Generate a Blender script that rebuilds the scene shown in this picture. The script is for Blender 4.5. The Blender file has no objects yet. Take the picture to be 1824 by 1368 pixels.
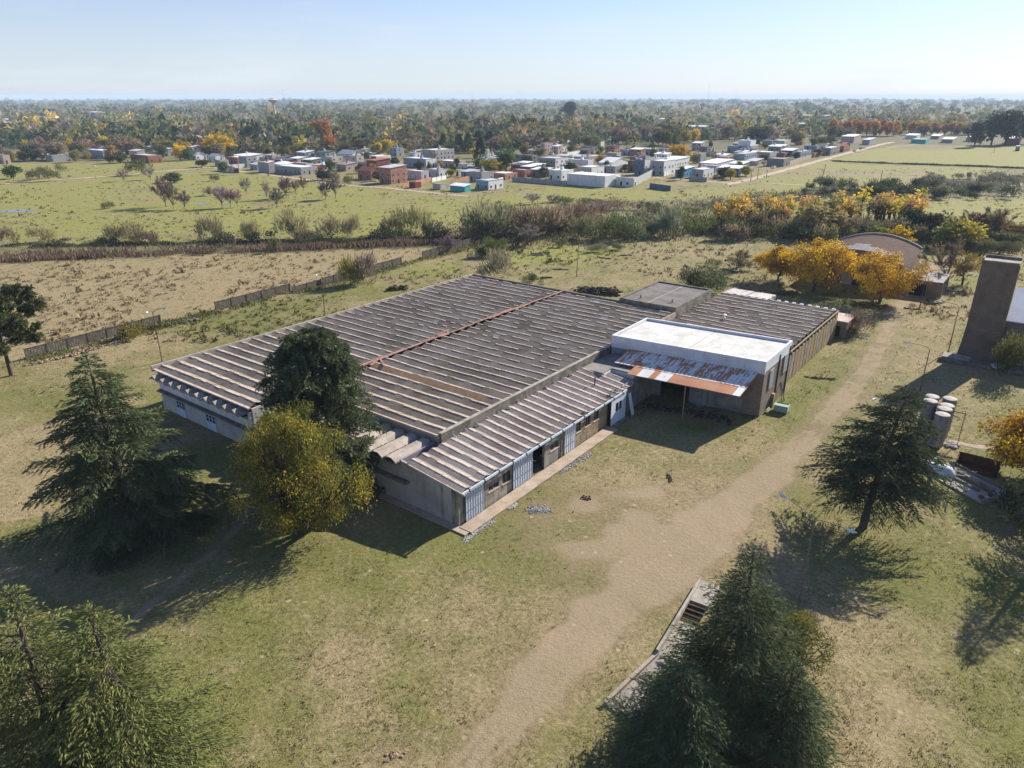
SUN_STR, SKY_STR, SKY_DUST, EXPO, HAZE = 5.0, .058, .35, .93, 1.05e-4
import bpy, math, random
import numpy as np
from mathutils import Vector, Matrix
R_ = math.radians
rng = np.random.default_rng(7); random.seed(7)
sc = bpy.context.scene
COL = sc.collection
# ------------------------------------------------------------------ camera geometry (photo is 1824 x 1368)
F, CX, CY, HZ, CAMH = 1266.0, 912.0, 684.0, 172.0, 40.0
PITCH = math.atan((CY-HZ)/F); CP, SP = math.cos(PITCH), math.sin(PITCH)
def G(x, y, z=0.0):
    u = (x-CX)/F; v = (CY-y)/F
    d = (u, CP+v*SP, -SP+v*CP); t = (z-CAMH)/d[2]
    return Vector((d[0]*t, d[1]*t, z))
def Zat(P, y):
    v = (CY-y)/F
    return CAMH + P[1]*(v*CP-SP)/(CP+v*SP)
def depth(P): return P[1]*CP-(P[2]-CAMH)*SP
def pxm(P): return depth(P)/F            # metres per photo pixel at P
def proj(P):
    d = depth(P); return (CX+F*P[0]/d, CY-F*(P[1]*SP+(P[2]-CAMH)*CP)/d)
YAW = R_(53.0)                            # the whole place is laid out on one street grid
U = Vector((math.cos(YAW), math.sin(YAW), 0)); V = Vector((-math.sin(YAW), math.cos(YAW), 0))
O = Vector((-5.295, 60.746, 0.0))         # front corner of the factory
def W(u, v, z=0.0): return O+U*u+V*v+Vector((0, 0, z))
SUN_AZ, SUN_EL = R_(40.8), R_(29.6)       # azimuth from +X towards +Y

# ------------------------------------------------------------------ mesh helpers
def np_mesh(name, verts, faces, mats=(), attrs=None, smooth=False, matidx=None):
    me = bpy.data.meshes.new(name)
    verts = np.asarray(verts, np.float32); faces = np.asarray(faces, np.int32)
    k = faces.shape[1]
    me.vertices.add(len(verts)); me.vertices.foreach_set('co', verts.ravel())
    me.loops.add(faces.size); me.loops.foreach_set('vertex_index', faces.ravel())
    me.polygons.add(len(faces)); me.polygons.foreach_set('loop_start', np.arange(0, faces.size, k, dtype=np.int32))
    if smooth: me.polygons.foreach_set('use_smooth', np.ones(len(faces), bool))
    if matidx is not None: me.polygons.foreach_set('material_index', np.asarray(matidx, np.int32))
    for m in mats: me.materials.append(m)
    for nm, (typ, dom, data) in (attrs or {}).items():
        a = me.attributes.new(nm, typ, dom)
        a.data.foreach_set('color' if typ == 'FLOAT_COLOR' else 'value', np.asarray(data, np.float32).ravel())
    me.update(calc_edges=True); me.validate()
    return me

class MB:
    """collects shapes, then links them as one mesh object"""
    def __init__(s): s.v = []; s.f = []; s.m = []
    def add(s, vs, fs, mi=0):
        b = len(s.v); s.v += [tuple(v) for v in vs]
        for f in fs: s.f.append([b+i for i in f]); s.m.append(mi)
    def box(s, a, b, mi=0):
        x0, y0, z0 = a; x1, y1, z1 = b
        s.add([(x0,y0,z0),(x1,y0,z0),(x1,y1,z0),(x0,y1,z0),(x0,y0,z1),(x1,y0,z1),(x1,y1,z1),(x0,y1,z1)],
              [(0,3,2,1),(4,5,6,7),(0,1,5,4),(1,2,6,5),(2,3,7,6),(3,0,4,7)], mi); return s
    def obox(s, c, size, rz=0, rx=0, ry=0, mi=0):
        M = Matrix.Translation(c) @ Matrix.Rotation(rz,4,'Z') @ Matrix.Rotation(ry,4,'Y') @ Matrix.Rotation(rx,4,'X')
        h = [q/2 for q in size]
        vs = [M @ Vector((sx*h[0], sy*h[1], sz*h[2])) for sz in (-1,1) for sx, sy in ((-1,-1),(1,-1),(1,1),(-1,1))]
        s.add(vs, [(0,3,2,1),(4,5,6,7),(0,1,5,4),(1,2,6,5),(2,3,7,6),(3,0,4,7)], mi); return s
    def prism(s, poly, h, mi=0):
        """poly: list of 3d points (a planar outline), extruded by vector h"""
        n = len(poly); h = Vector(h); a = [Vector(p) for p in poly]; b = [p+h for p in a]
        s.add(a+b, [tuple(range(n))[::-1], tuple(range(n, 2*n))]+[(i,(i+1)%n,n+(i+1)%n,n+i) for i in range(n)], mi); return s
    def tube(s, pts, r, n=6, mi=0, cap=True):
        pts = [Vector(p) for p in pts]; rs = r if isinstance(r, (list,tuple)) else [r]*len(pts)
        rings = []
        for i, p in enumerate(pts):
            d = (pts[min(i+1,len(pts)-1)]-pts[max(i-1,0)]).normalized()
            a = d.cross(Vector((0,0,1)) if abs(d.z) < .95 else Vector((1,0,0))).normalized(); b = d.cross(a)
            rings.append([p+(a*math.cos(2*math.pi*k/n)+b*math.sin(2*math.pi*k/n))*rs[i] for k in range(n)])
        fs = [(i*n+k, i*n+(k+1)%n, (i+1)*n+(k+1)%n, (i+1)*n+k) for i in range(len(pts)-1) for k in range(n)]
        if cap: fs += [tuple(range(n))[::-1], tuple(range((len(pts)-1)*n, len(pts)*n))]
        s.add([q for rg in rings for q in rg], fs, mi); return s
    def lathe(s, prof, n=20, c=(0,0,0), mi=0):
        vs = [(c[0]+r*math.cos(2*math.pi*k/n), c[1]+r*math.sin(2*math.pi*k/n), c[2]+z) for r, z in prof for k in range(n)]
        fs = [(i*n+k, i*n+(k+1)%n, (i+1)*n+(k+1)%n, (i+1)*n+k) for i in range(len(prof)-1) for k in range(n)]
        s.add(vs, fs+[tuple(range(n))[::-1], tuple(range((len(prof)-1)*n, len(prof)*n))], mi); return s
    def rock(s, c, size, n=1, mi=0):
        """an angular lump"""
        vs = []
        for k in range(14):
            z = 1-2*(k+.5)/14; a = k*2.4; q = math.sqrt(1-z*z)*random.uniform(.7,1.15)
            vs.append(Vector((q*math.cos(a)*size[0], q*math.sin(a)*size[1], z*size[2]*random.uniform(.7,1.1))))
        import bmesh
        bm = bmesh.new()
        for v in vs: bm.verts.new(v)
        r = bmesh.ops.convex_hull(bm, input=bm.verts)
        bm.verts.ensure_lookup_table(); bm.verts.index_update()
        s.add([v.co+Vector(c) for v in bm.verts], [tuple(v.index for v in f.verts) for f in bm.faces], mi)
        bm.free(); return s
    def mesh(s, name, mats):
        me = bpy.data.meshes.new(name); me.from_pydata(s.v, [], s.f)
        for m in (mats if isinstance(mats, (list,tuple)) else [mats]): me.materials.append(m)
        me.polygons.foreach_set('material_index', s.m); me.update(); return me
    def build(s, name, mats, parent=None, label=None, loc=None):
        return link(name, s.mesh(name, mats), parent, label, loc)

def link(name, me, parent=None, label=None, loc=None):
    o = bpy.data.objects.new(name, me); COL.objects.link(o)
    if parent: o.parent = parent
    if loc is not None: o.location = loc
    if label: o['label'] = label
    return o
def tag(o, label=None, cat=None, group=None, kind=None):
    if label: o['label'] = label
    if cat: o['category'] = cat
    if group: o['group'] = group
    if kind: o['kind'] = kind
    return o
def thing(name, label, cat, loc=(0,0,0), rz=0, group=None):
    o = bpy.data.objects.new(name, None); COL.objects.link(o); o.empty_display_size = .5
    o.location = loc; o.rotation_euler = (0,0,rz); return tag(o, label, cat, group)
def dup(root, loc, rz=0.0, scale=None, label=None, group=None, color=None):
    r = root.copy(); COL.objects.link(r); r.location = loc; r.rotation_euler = (0,0,rz)
    if scale is not None: r.scale = scale
    if label: r['label'] = label
    if group: r['group'] = group
    if color is not None: r.color = color
    for ch in list(root.children):
        c = ch.copy(); COL.objects.link(c); c.parent = r
        if color is not None and c.name.startswith('crown'): c.color = color
        for g in list(ch.children):
            d = g.copy(); COL.objects.link(d); d.parent = c
    return r

# ------------------------------------------------------------------ materials
class NT:
    def __init__(s, name):
        s.m = bpy.data.materials.new(name); s.m.use_nodes = True; s.t = s.m.node_tree; s.t.nodes.clear()
        s.out = s.n('ShaderNodeOutputMaterial')
    def n(s, typ, **kw):
        nd = s.t.nodes.new(typ)
        for k, v in kw.items():
            if hasattr(nd, k) and not isinstance(v, tuple): setattr(nd, k, v)
        return nd
    def set(s, sock, v):
        if isinstance(v, bpy.types.NodeSocket): s.t.links.new(v, sock)
        elif isinstance(v, (tuple,list)) and len(v) == 3 and sock.type == 'RGBA': sock.default_value = (*v, 1)
        else: sock.default_value = v
    def coord(s, kind='Object'): return s.n('ShaderNodeTexCoord').outputs[kind]
    def pos(s): return s.n('ShaderNodeNewGeometry').outputs['Position']
    def map(s, vec, scale=(1,1,1), rot=(0,0,0)):
        m = s.n('ShaderNodeMapping'); s.t.links.new(vec, m.inputs['Vector']); m.inputs['Scale'].default_value = scale; m.inputs['Rotation'].default_value = rot
        return m.outputs[0]
    def noise(s, vec, scale, detail=3, rough=.55, dist=0):
        nd = s.n('ShaderNodeTexNoise'); s.t.links.new(vec, nd.inputs['Vector'])
        nd.inputs['Scale'].default_value = scale; nd.inputs['Detail'].default_value = detail; nd.inputs['Roughness'].default_value = rough; nd.inputs['Distortion'].default_value = dist
        return nd.outputs[0]
    def ramp(s, fac, a, b, c0=0.0, c1=1.0):
        nd = s.n('ShaderNodeMapRange'); nd.interpolation_type = 'SMOOTHSTEP'
        s.set(nd.inputs[0], fac); nd.inputs[1].default_value = a; nd.inputs[2].default_value = b; nd.inputs[3].default_value = c0; nd.inputs[4].default_value = c1
        return nd.outputs[0]
    def mix(s, fac, a, b, mode='MIX'):
        nd = s.n('ShaderNodeMix'); nd.data_type = 'RGBA'; nd.blend_type = mode
        s.set(nd.inputs[0], fac); s.set(nd.inputs[6], a); s.set(nd.inputs[7], b); return nd.outputs[2]
    def math(s, op, a, b=0.0):
        nd = s.n('ShaderNodeMath'); nd.operation = op; s.set(nd.inputs[0], a); s.set(nd.inputs[1], b); return nd.outputs[0]
    def attr(s, name, out='Color', typ='GEOMETRY'):
        nd = s.n('ShaderNodeAttribute'); nd.attribute_name = name; nd.attribute_type = typ; return nd.outputs[out]
    def bump(s, h, strength=.3, dist=.05):
        nd = s.n('ShaderNodeBump'); s.t.links.new(h, nd.inputs['Height']); nd.inputs['Strength'].default_value = strength; nd.inputs['Distance'].default_value = dist; return nd.outputs[0]
    def bsdf(s, col, rough=.8, metal=0.0, normal=None, spec=.1):
        b = s.n('ShaderNodeBsdfPrincipled'); s.set(b.inputs['Base Color'], col); s.set(b.inputs['Roughness'], rough); s.set(b.inputs['Metallic'], metal)
        b.inputs['Specular IOR Level'].default_value = spec
        if normal is not None: s.t.links.new(normal, b.inputs['Normal'])
        return b.outputs[0]
    def done(s, sh): s.t.links.new(sh, s.out.inputs['Surface']); return s.m
MATS = {}
def stucco(name, a, b=None, scale=.6, rough=.85, fine=9.0, streak=.35, stain=(.05,.045,.04), bump=.25):
    """plain wall: two tones, fine grain, rain streaks running down"""
    if name in MATS: return MATS[name]
    b = b or tuple(c*.75 for c in a); k = NT(name); co = k.coord()
    c = k.mix(k.ramp(k.noise(co, scale, 4), .35, .68), a, b)
    c = k.mix(k.ramp(k.noise(co, fine, 2), .3, .75, 0, .35), c, tuple(q*.7 for q in b))
    st = k.noise(k.map(co, (1.6,1.6,.12)), 1.3, 4)
    c = k.mix(k.ramp(st, .52, .75, 0, streak), c, stain)
    MATS[name] = k.done(k.bsdf(c, rough, normal=k.bump(k.noise(co, 14, 2), bump, .02))); return MATS[name]
def metal_sheet(name, a, b, rust=.3, wave=22.0, rot=0, rough=.55, metal=.0):
    if name in MATS: return MATS[name]
    k = NT(name); co = k.coord()
    c = k.mix(k.ramp(k.noise(co, .5, 4), .3, .7), a, b)
    c = k.mix(k.ramp(k.noise(k.map(co, (1,1,.35)), 1.1, 5, .65), .72-rust*.4, .86-rust*.4, 0, .9), c, (.26,.10,.045))
    w = k.n('ShaderNodeTexWave'); w.wave_type = 'BANDS'; w.bands_direction = 'X' if not rot else 'Y'; k.t.links.new(co, w.inputs[0]); w.inputs['Scale'].default_value = wave/6.28
    MATS[name] = k.done(k.bsdf(c, rough, metal, k.bump(w.outputs[1], .5, .03))); return MATS[name]
def brick(name, a, b, mortar=(.35,.33,.3), sc_=1.0, rough=.9):
    if name in MATS: return MATS[name]
    k = NT(name); co = k.coord()
    # fold x and y together so both wall directions get courses
    sx = k.n('ShaderNodeSeparateXYZ'); k.t.links.new(co, sx.inputs[0]); cb = k.n('ShaderNodeCombineXYZ')
    k.t.links.new(k.math('ADD', sx.outputs[0], sx.outputs[1]), cb.inputs[0]); k.t.links.new(sx.outputs[2], cb.inputs[1])
    t = k.n('ShaderNodeTexBrick'); k.t.links.new(cb.outputs[0], t.inputs['Vector'])
    for i, v in (('Color1', a), ('Color2', b), ('Mortar', mortar)): t.inputs[i].default_value = (*v, 1)
    t.inputs['Scale'].default_value = 2.2*sc_; t.inputs['Mortar Size'].default_value = .014; t.inputs['Brick Width'].default_value = .6; t.inputs['Row Height'].default_value = .3
    c = k.mix(k.ramp(k.noise(co, .5, 4), .4, .72, 0, .55), t.outputs[0], tuple(q*.55 for q in b))
    MATS[name] = k.done(k.bsdf(c, rough, normal=k.bump(t.outputs[1], .2, .01))); return MATS[name]
def plain(name, a, rough=.6, metal=0.0, var=.2, scale=2.0):
    if name in MATS: return MATS[name]
    k = NT(name); co = k.coord()
    c = k.mix(k.ramp(k.noise(co, scale, 4), .35, .7), a, tuple(q*(1-var) for q in a))
    MATS[name] = k.done(k.bsdf(c, rough, metal)); return MATS[name]
def leafmat(name, base=None, trans=.3, attrcol=None, hue=.0):
    """leaves: object colour (each tree its own) varied leaf by leaf"""
    k = NT(name)
    c = base if base else (k.attr(attrcol) if attrcol else k.n('ShaderNodeObjectInfo').outputs['Color'])
    v = k.attr('var', 'Fac')
    hs = k.n('ShaderNodeHueSaturation'); k.set(hs.inputs['Color'], c)
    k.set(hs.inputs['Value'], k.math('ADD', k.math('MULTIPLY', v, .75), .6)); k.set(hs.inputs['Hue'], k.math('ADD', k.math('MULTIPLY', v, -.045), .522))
    d = k.n('ShaderNodeBsdfDiffuse'); k.t.links.new(hs.outputs[0], d.inputs[0])
    t = k.n('ShaderNodeBsdfTranslucent'); k.t.links.new(hs.outputs[0], t.inputs[0])
    m = k.n('ShaderNodeMixShader'); m.inputs[0].default_value = trans
    k.t.links.new(d.outputs[0], m.inputs[1]); k.t.links.new(t.outputs[0], m.inputs[2])
    return k.done(m.outputs[0])
M_leaf = leafmat('leaf', trans=.32); M_needle = leafmat('needle', trans=.2); M_far = leafmat('far_leaf', attrcol='col', trans=.25)
M_bark = stucco('bark', (.13,.10,.075), (.07,.055,.04), 2.0, .9, 18, .3)
M_palebark = stucco('pale_bark', (.24,.2,.17), (.13,.11,.09), 2.0, .9, 18, .2)
def leafmat2(name, other, trans=.3):
    """as leafmat, but some leaf clumps have turned to a second colour"""
    k = NT(name); v = k.attr('var', 'Fac')
    c = k.mix(k.ramp(v, .42, .74), other, k.n('ShaderNodeObjectInfo').outputs['Color'])
    hs = k.n('ShaderNodeHueSaturation'); k.set(hs.inputs['Color'], c); k.set(hs.inputs['Value'], k.math('ADD', k.math('MULTIPLY', v, .6), .7))
    d = k.n('ShaderNodeBsdfDiffuse'); k.t.links.new(hs.outputs[0], d.inputs[0]); t = k.n('ShaderNodeBsdfTranslucent'); k.t.links.new(hs.outputs[0], t.inputs[0])
    m = k.n('ShaderNodeMixShader'); m.inputs[0].default_value = trans; k.t.links.new(d.outputs[0], m.inputs[1]); k.t.links.new(t.outputs[0], m.inputs[2]); return k.done(m.outputs[0])
M_turn = leafmat2('turning_leaf', (.15,.16,.045)); M_gold = leafmat2('golden_leaf', (.36,.20,.04))
def cset(*c): return (*c, 1.0)
# ------------------------------------------------------------------ plants
def nrm(a): return a/np.maximum(np.linalg.norm(a, axis=-1, keepdims=True), 1e-9)
def leafquads(P, D, L, Wd, r, twist=1.0):
    """diamond leaves starting at P along D"""
    n = len(P); D = nrm(D); S = nrm(np.cross(D, nrm(r.normal(size=(n,3))+np.array([0,0,1-twist]))))
    L = np.broadcast_to(np.asarray(L, float), (n,))[:,None]; Wd = np.broadcast_to(np.asarray(Wd, float), (n,))[:,None]
    mid = P+D*L*.45
    v = np.stack([P, mid+S*Wd/2, P+D*L, mid-S*Wd/2], 1).reshape(-1,3)
    return v, np.arange(4*n).reshape(n,4)
def segtubes(A, B, ra, rb, n=4):
    A = np.asarray(A, float); B = np.asarray(B, float); m = len(A)
    D = nrm(B-A); X = nrm(np.cross(D, np.where(np.abs(D[:,2:3]) < .9, [[0,0,1.0]], [[1.0,0,0]]))); Y = np.cross(D, X)
    th = np.arange(n)*2*math.pi/n; ring = X[:,None]*np.cos(th)[None,:,None]+Y[:,None]*np.sin(th)[None,:,None]
    ra = np.asarray(ra, float)[:,None,None]; rb = np.asarray(rb, float)[:,None,None]
    v = np.concatenate([A[:,None]+ring*ra, B[:,None]+ring*rb], 1).reshape(-1,3)
    i = np.arange(n); q = np.stack([i, (i+1)%n, n+(i+1)%n, n+i], 1)
    return v, (q[None]+(np.arange(m)*2*n)[:,None,None]).reshape(-1,4)
def crown_mesh(name, v, f, r, mat, var=None):
    n = len(f); var = r.random(n) if var is None else var
    return np_mesh(name, v, f, [mat], {'var': ('FLOAT','FACE',var)})
def wood_mesh(name, segs, mat, n=5):
    A = np.array([s[0] for s in segs]); B = np.array([s[1] for s in segs])
    v, f = segtubes(A, B, [s[2] for s in segs], [s[3] for s in segs], n)
    return np_mesh(name, v, f, [mat], smooth=True)

def cedar(seed, H, R, base=.12, dens=1.0, droop=.25, tuft=.34, lean=(0,0), gaps=.12, taper=.85, tip=1.0, tier=1.0):
    """deodar cedar: whorls of spreading boughs that end in flat, feathery, nodding sprays"""
    r = np.random.default_rng(seed); segs = []; P = []; D = []; Ls = []; va = []
    lean = np.array([lean[0], lean[1], 0.0])
    tr = lambda z: np.array([0,0,z])+lean*(z/H)**1.5
    zs = np.linspace(0, H*.985, 14)
    for a, b in zip(zs[:-1], zs[1:]): segs.append((tr(a), tr(b), .028*H*(1-a/H)**.8+.02, .028*H*(1-b/H)**.8+.02))
    z = base*H; k = 0
    while z < H*.985:
        f = (z-base*H)/(H*(1-base)); nb = int(r.integers(6,9)) if f < .8 else 5
        for j in range(nb):
            if r.random() < gaps: continue
            k += 1; a = k*2.399+r.normal(0,.35); L = (R*(1-f)**taper)*r.uniform(.55,1.22)*(.72+.28*min(1,f/.12))+.25; zj = r.uniform(-.12,.12)
            up = .32*f+.06+r.normal(0,.05); dr = droop*r.uniform(.7,1.3)
            dirh = np.array([math.cos(a), math.sin(a), 0]); side = np.array([-dirh[1], dirh[0], 0])
            bend = r.normal(0,.14)
            pt = lambda s: tr(z+zj)+dirh*L*s+side*L*bend*s*s+np.array([0,0,L*(up*s-dr*s*s)])
            ss = np.linspace(0,1,5)
            for s0, s1 in zip(ss[:-1], ss[1:]): segs.append((pt(s0), pt(s1), .03+.007*L*(1-s0), .012+.007*L*(1-s1)))
            step = .34/dens; nt = max(4, int(L/step))
            for i in range(nt):
                s = .12+.88*(i+r.random())/nt; p = pt(s); q = nrm(pt(min(1,s+.05))-pt(s-.05))
                lt = (.42*L*(1-s*.72)*r.uniform(.6,1.2)+.28); lt = min(lt, 3.0)
                for sg in (-1,1):
                    d = nrm(q*r.uniform(.5,.9)+sg*side*r.uniform(.7,1.0)+np.array([0,0,r.normal(.03,.07)]))
                    m = max(3, int(lt/(.125/dens)))
                    t = (np.arange(m)+r.random(m))/m
                    pp = p+d*lt*t[:,None]+np.array([0,0,-1])*(.34*lt*t**2)[:,None]+r.normal(0,.035,(m,3))
                    dd = d*1.0+r.normal(0,.27,(m,3))+np.array([0,0,-.32])*t[:,None]+q*.5
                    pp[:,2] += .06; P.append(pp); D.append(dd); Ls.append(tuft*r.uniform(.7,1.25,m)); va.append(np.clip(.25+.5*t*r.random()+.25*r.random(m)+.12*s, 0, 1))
        z += tier*(.036*H+.1)*r.uniform(.8,1.2)*(1-.45*f)
    m = 40; t = r.random(m); P.append(np.array([tr(H*(.93+.085*q)) for q in t])); D.append(r.normal(0,.5,(m,3))+[0,0,.7]); Ls.append(np.full(m, tuft)); va.append(r.random(m))
    P = np.concatenate(P); D = np.concatenate(D); L = np.concatenate(Ls)
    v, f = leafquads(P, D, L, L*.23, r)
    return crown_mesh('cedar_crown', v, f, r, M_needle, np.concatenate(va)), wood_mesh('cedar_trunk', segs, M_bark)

def broadleaf(seed, H, R, trunk=.25, ncl=34, nl=60, leaf=.5, wid=.55, hang=.0, squash=1.0, shell=.55, clr=.26, name='broadleaf', mat=None, bare=0, top=.0):
    """trunk that forks into limbs, each limb ends in clumps of leaves; gaps stay between the clumps"""
    r = np.random.default_rng(seed); segs = []; h0 = trunk*H
    cz = (H+h0)/2; rz = (H-h0)/2
    segs.append((np.zeros(3), np.array([r.normal(0,.02)*H, r.normal(0,.02)*H, h0]), .035*H, .026*H)); top_ = segs[0][1]
    C = []
    while len(C) < ncl:
        p = r.uniform(-1,1,3); q = np.linalg.norm(p)
        if q > 1 or q < shell*r.random(): continue
        wv = 1+.22*math.sin(3*math.atan2(p[1],p[0])+seed)+.15*math.sin(5*p[2]+seed)
        C.append(np.array([p[0]*R*wv*.86, p[1]*R*wv*.86, cz+p[2]*rz*.86*squash+top*rz*(p[2] > 0)]))
    C = np.array(C); lim = nrm(np.concatenate([r.normal(size=(6,2)), np.full((6,1), .9)], 1))*np.array([R*.4, R*.4, rz*.7])+top_
    for l in lim: segs.append((top_, l, .018*H, .010*H))
    for c in C:
        l = lim[np.argmin(np.linalg.norm(lim-c, axis=1))]; mid = (l+c)/2+r.normal(0,.05*R,3)
        segs.append((l, mid, .009*H, .006*H)); segs.append((mid, c, .006*H, .002*H))
    n = ncl*nl; ci = np.repeat(np.arange(ncl), nl); rad = clr*R*r.uniform(.7,1.35,ncl)
    off = nrm(r.normal(size=(n,3)))*(r.random(n)**.5)[:,None]*rad[ci][:,None]*np.array([1,1,.8])
    P = C[ci]+off; P[:,2] = np.maximum(P[:,2], h0*.7)
    D = nrm(off)*.7+r.normal(0,.6,(n,3))+np.array([0,0,-hang])
    if hang > .5: P[:,2] -= r.random(n)**2*hang*.09*H*(np.hypot(P[:,0],P[:,1])/R); P[:,2] = np.maximum(P[:,2], .05*H+.4*r.random(n))
    L = leaf*r.uniform(.65,1.35,n)
    v, f = leafquads(P, D, L, L*wid, r)
    clv = r.random(ncl); var = np.clip(.55*clv[ci]+.45*r.random(n), 0, 1)
    return crown_mesh(name+'_crown', v, f, r, mat or M_leaf, var), wood_mesh(name+'_trunk', segs, M_bark)

def baretree(seed, H, R, twigs=1500, leaf=0, name='bare_tree', mat=None):
    """leafless tree: limbs fan out low down and end in a haze of thin twigs"""
    r = np.random.default_rng(seed); segs = []; tips = []; h0 = H*r.uniform(.12,.2)
    segs.append((np.zeros(3), np.array([0,0,h0]), .022*H, .018*H)); top = np.array([0,0,h0])
    for i in range(11):
        a = i*2.399+r.normal(0,.3); el = (.15+.85*((i+.5)/11)**.6); e = np.array([math.cos(a)*el*R*.95, math.sin(a)*el*R*.95, H*.95*math.sqrt(max(.05,1-.72*el*el))*r.uniform(.82,1.03)])
        mid = top+(e-top)*.5+np.array([0,0,.06*H])+r.normal(0,.03*H,3)
        segs += [(top, mid, .011*H, .007*H), (mid, e, .007*H, .002*H)]
        for k in range(9):
            t = .3+.7*r.random(); p = top+(mid-top)*t*2 if t < .5 else mid+(e-mid)*(t*2-1)
            d = nrm(nrm(e-top)+r.normal(0,.55,3)+[0,0,.25]); q = p+d*H*r.uniform(.12,.26)*(1.2-.5*t); segs.append((p, q, .0035*H, .0012*H)); tips.append((p,q))
        tips.append((mid,e))
    A = np.array([t[0] for t in tips]); B = np.array([t[1] for t in tips]); i = r.integers(0, len(A), twigs); t = r.random((twigs,1))**.8
    P = A[i]*(1-t)+B[i]*t; D = nrm(B[i]-A[i])+r.normal(0,.5,(twigs,3))+[0,0,.25]
    L = H*.085*r.uniform(.6,1.4,twigs)
    v, f = leafquads(P, D, L, np.full(twigs, H*.0065 if not leaf else leaf), r)
    return crown_mesh(name+'_crown', v, f, r, mat or M_leaf), wood_mesh(name+'_trunk', segs, M_palebark, 4)

def column(seed, H, R, n=900, leaf=.7, name='cypress'):
    r = np.random.default_rng(seed); t = r.random(n)**.8; z = H*(.04+.95*t)
    prof = np.minimum(1, (t/.15)**.5)*(1-t)**.55*1.25
    a = r.random(n)*6.283; rad = R*prof*(.6+.4*r.random(n))*(1+.12*np.sin(a*3+z))
    P = np.stack([rad*np.cos(a), rad*np.sin(a), z], 1); D = np.stack([np.cos(a)*.4, np.sin(a)*.4, np.ones(n)], 1)+r.normal(0,.3,(n,3))
    L = leaf*r.uniform(.7,1.3,n); v, f = leafquads(P, D, L, L*.4, r)
    return crown_mesh(name+'_crown', v, f, r, M_needle), wood_mesh(name+'_trunk', [(np.zeros(3), np.array([0,0,H*.8]), .03*H*.6, .02)], M_bark)

def conifer(seed, H, R, n=1500, leaf=.9, name='conifer'):
    r = np.random.default_rng(seed); t = r.random(n)**.8; z = H*(.07+.92*t)
    a = r.random(n)*6.283; tier = .78+.22*np.sin(z/H*46+a*2)
    rad = R*(1-t)**.8*tier*np.sqrt(r.random(n)*.7+.3)+.1
    P = np.stack([rad*np.cos(a), rad*np.sin(a), z-.1*rad], 1); D = np.stack([np.cos(a), np.sin(a), np.full(n,-.1)], 1)+r.normal(0,.35,(n,3))
    L = leaf*r.uniform(.6,1.3,n); v, f = leafquads(P, D, L, L*.45, r)
    return crown_mesh(name+'_crown', v, f, r, M_needle), wood_mesh(name+'_trunk', [(np.zeros(3), np.array([0,0,H*.9]), .022*H, .02)], M_bark)

def bush(seed, R, H, n=700, leaf=.3, wid=.4, name='bush', twiggy=False):
    r = np.random.default_rng(seed); nc = 11
    C = np.stack([r.normal(0,.42,nc)*R, r.normal(0,.42,nc)*R, H*(.25+.4*r.random(nc))], 1)
    ci = r.integers(0,nc,n); off = nrm(r.normal(size=(n,3)))*(r.random(n)**.45)[:,None]*np.array([.42*R,.42*R,.36*H])
    P = C[ci]+off; P[:,2] = np.abs(P[:,2])+.02
    D = nrm(P-np.array([0,0,-.3*H]))*(1.0 if twiggy else .6)+r.normal(0,.5,(n,3))+[0,0,.35]
    L = leaf*r.uniform(.6,1.5,n)*(1.6 if twiggy else 1); v, f = leafquads(P, D, L, L*(wid*.3 if twiggy else wid), r)
    clv = r.random(nc); return crown_mesh(name, v, f, r, M_leaf, np.clip(.5*clv[ci]+.5*r.random(n), 0, 1))

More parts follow.
